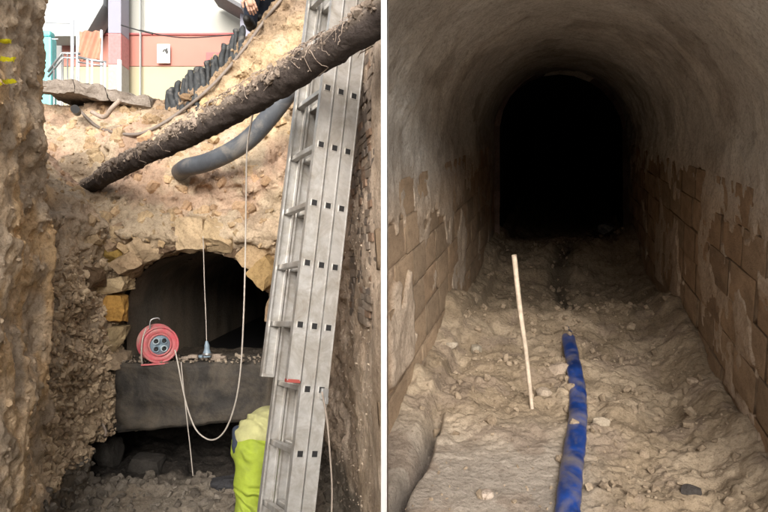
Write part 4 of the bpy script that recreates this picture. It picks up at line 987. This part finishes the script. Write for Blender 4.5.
disc_y(bm, c.x, c.z, YB-.135, .055, .025, -1.2, 3.4); disc_y(bm, c.x+.02, c.z+.01, YB-.136, .03, 0.001); disc_y(bm, c.x+.03, c.z+.055, YB-.1365, .02, .001)
bm_obj('symbol', bm, M_BLACK, sg)
# wires across the facade
for nm_, pts in (('overhead_wire', [P(121, 25, 12), P(138, 30, 12), P(153, 34, 12)]), ('overhead_wire', [P(140, 30, 12.2), P(165, 35.5, 12.2), P(192, 37.5, 12.2), P(240, 34, 12.2)])):
    o = tube(nm_, pts, .012, M_BLACK, seg=6); tag(o, 'thin dark wire slung from the column, the %s of two' % ('shorter' if pts[0].x < -4.8 else 'longer'), 'wire')
# gate post and railings
Yr = 7.2
gp = empty('gate_frame', tuple(P(72, 150, Yr)), 'tall white steel post with thin top rail at the street edge', 'gate post')
zb_ = 1.33
def vpost(name, px, py, Yk, r, mat, parent): t = P(px, py, Yk); return tube(name, [(t.x, t.y, zb_), tuple(t)], r, mat, parent, 8, 1)
vpost('post', 72.3, 20, Yr, .019, M_WP, gp); vpost('post', 77, 30, Yr+.2, .012, M_WP, gp)
tube('top_rail', [P(46, 22, Yr), P(72, 23, Yr)], .008, M_WP, gp, 8, 1); tube('latch_rail', [P(52, 39, Yr), P(58, 39, Yr)], .007, M_WP, gp, 8, 1)
hr = empty('handrail', tuple(P(62, 130, 7.8)), 'low grey stair handrail behind the white post', 'handrail'); Yh = 7.8
tube('top_bar', [P(48, 72, Yh), P(62, 53, Yh), P(80, 53.5, Yh)], .016, M_STEEL, hr, 8, 1); tube('mid_bar', [P(48, 77, Yh), P(63, 57.5, Yh), P(80, 58, Yh)], .012, M_STEEL, hr, 8, 1)
for px, py in ((63, 54), (67.5, 54), (54, 66)): vpost('baluster', px, py, Yh, .010, M_STEEL, hr)
Yg = 8.6
fn = empty('railing', tuple(P(95, 130, Yg)), 'pale steel railing in front of the yellow wall base', 'railing')
tube('top_bar', [P(78, 57, Yg), P(92, 60, Yg), P(106, 62, Yg)], .018, M_STEEL, fn, 8, 1); tube('mid_bar', [P(78, 62, Yg), P(104, 66, Yg)], .010, M_STEEL, fn, 8, 1)
for px, py in ((87.5, 59), (92, 60), (105, 62)): vpost('baluster', px, py, Yg, .016, M_WP, fn)
o = tube('bollard', [(P(119.5, 60, 9).x, 9, zb_), tuple(P(119.5, 60, 9))], .03, M_HAT, seg=10, sm=1); tag(o, 'slim white post before the lavender column', 'post')
tq = empty('portable_cabin', tuple(P(47, 120, 8.2)), 'turquoise plastic cabin partly hidden by the left earth face', 'cabin')
wbox('cabin_body', 8, 36, 51, 130, 8.2, .16, M_TURQ, tq, .03); wbox('cabin_roof', 8, 30, 50, 36, 8.2, .14, M_TURQ, tq, .03)
og = empty('orange_barrier', tuple(P(89, 110, 9.6)), 'orange safety netting panel by the handrail across the street', 'barrier')
bm = bmesh.new(); na, nb2 = 30, 22
gv = [[bm.verts.new(P(79+22*a/(na-1), 31+29*b/(nb2-1)+.4*math.sin(a*.45), 9.6)+Vector((0, .02*math.sin(a*.5+b*.3), 0))) for b in range(nb2)] for a in range(na)]
for a in range(na-1):
    for b in range(nb2-1): bm.faces.new((gv[a][b], gv[a][b+1], gv[a+1][b+1], gv[a+1][b]))
o = bm_obj('netting', bm, M_ORG, og, True); sm_ = o.modifiers.new('t', 'SOLIDIFY'); sm_.thickness = .01
vpost('post', 78.5, 30, 9.62, .02, M_WP, og); vpost('post', 101.5, 30, 9.62, .02, M_WP, og)
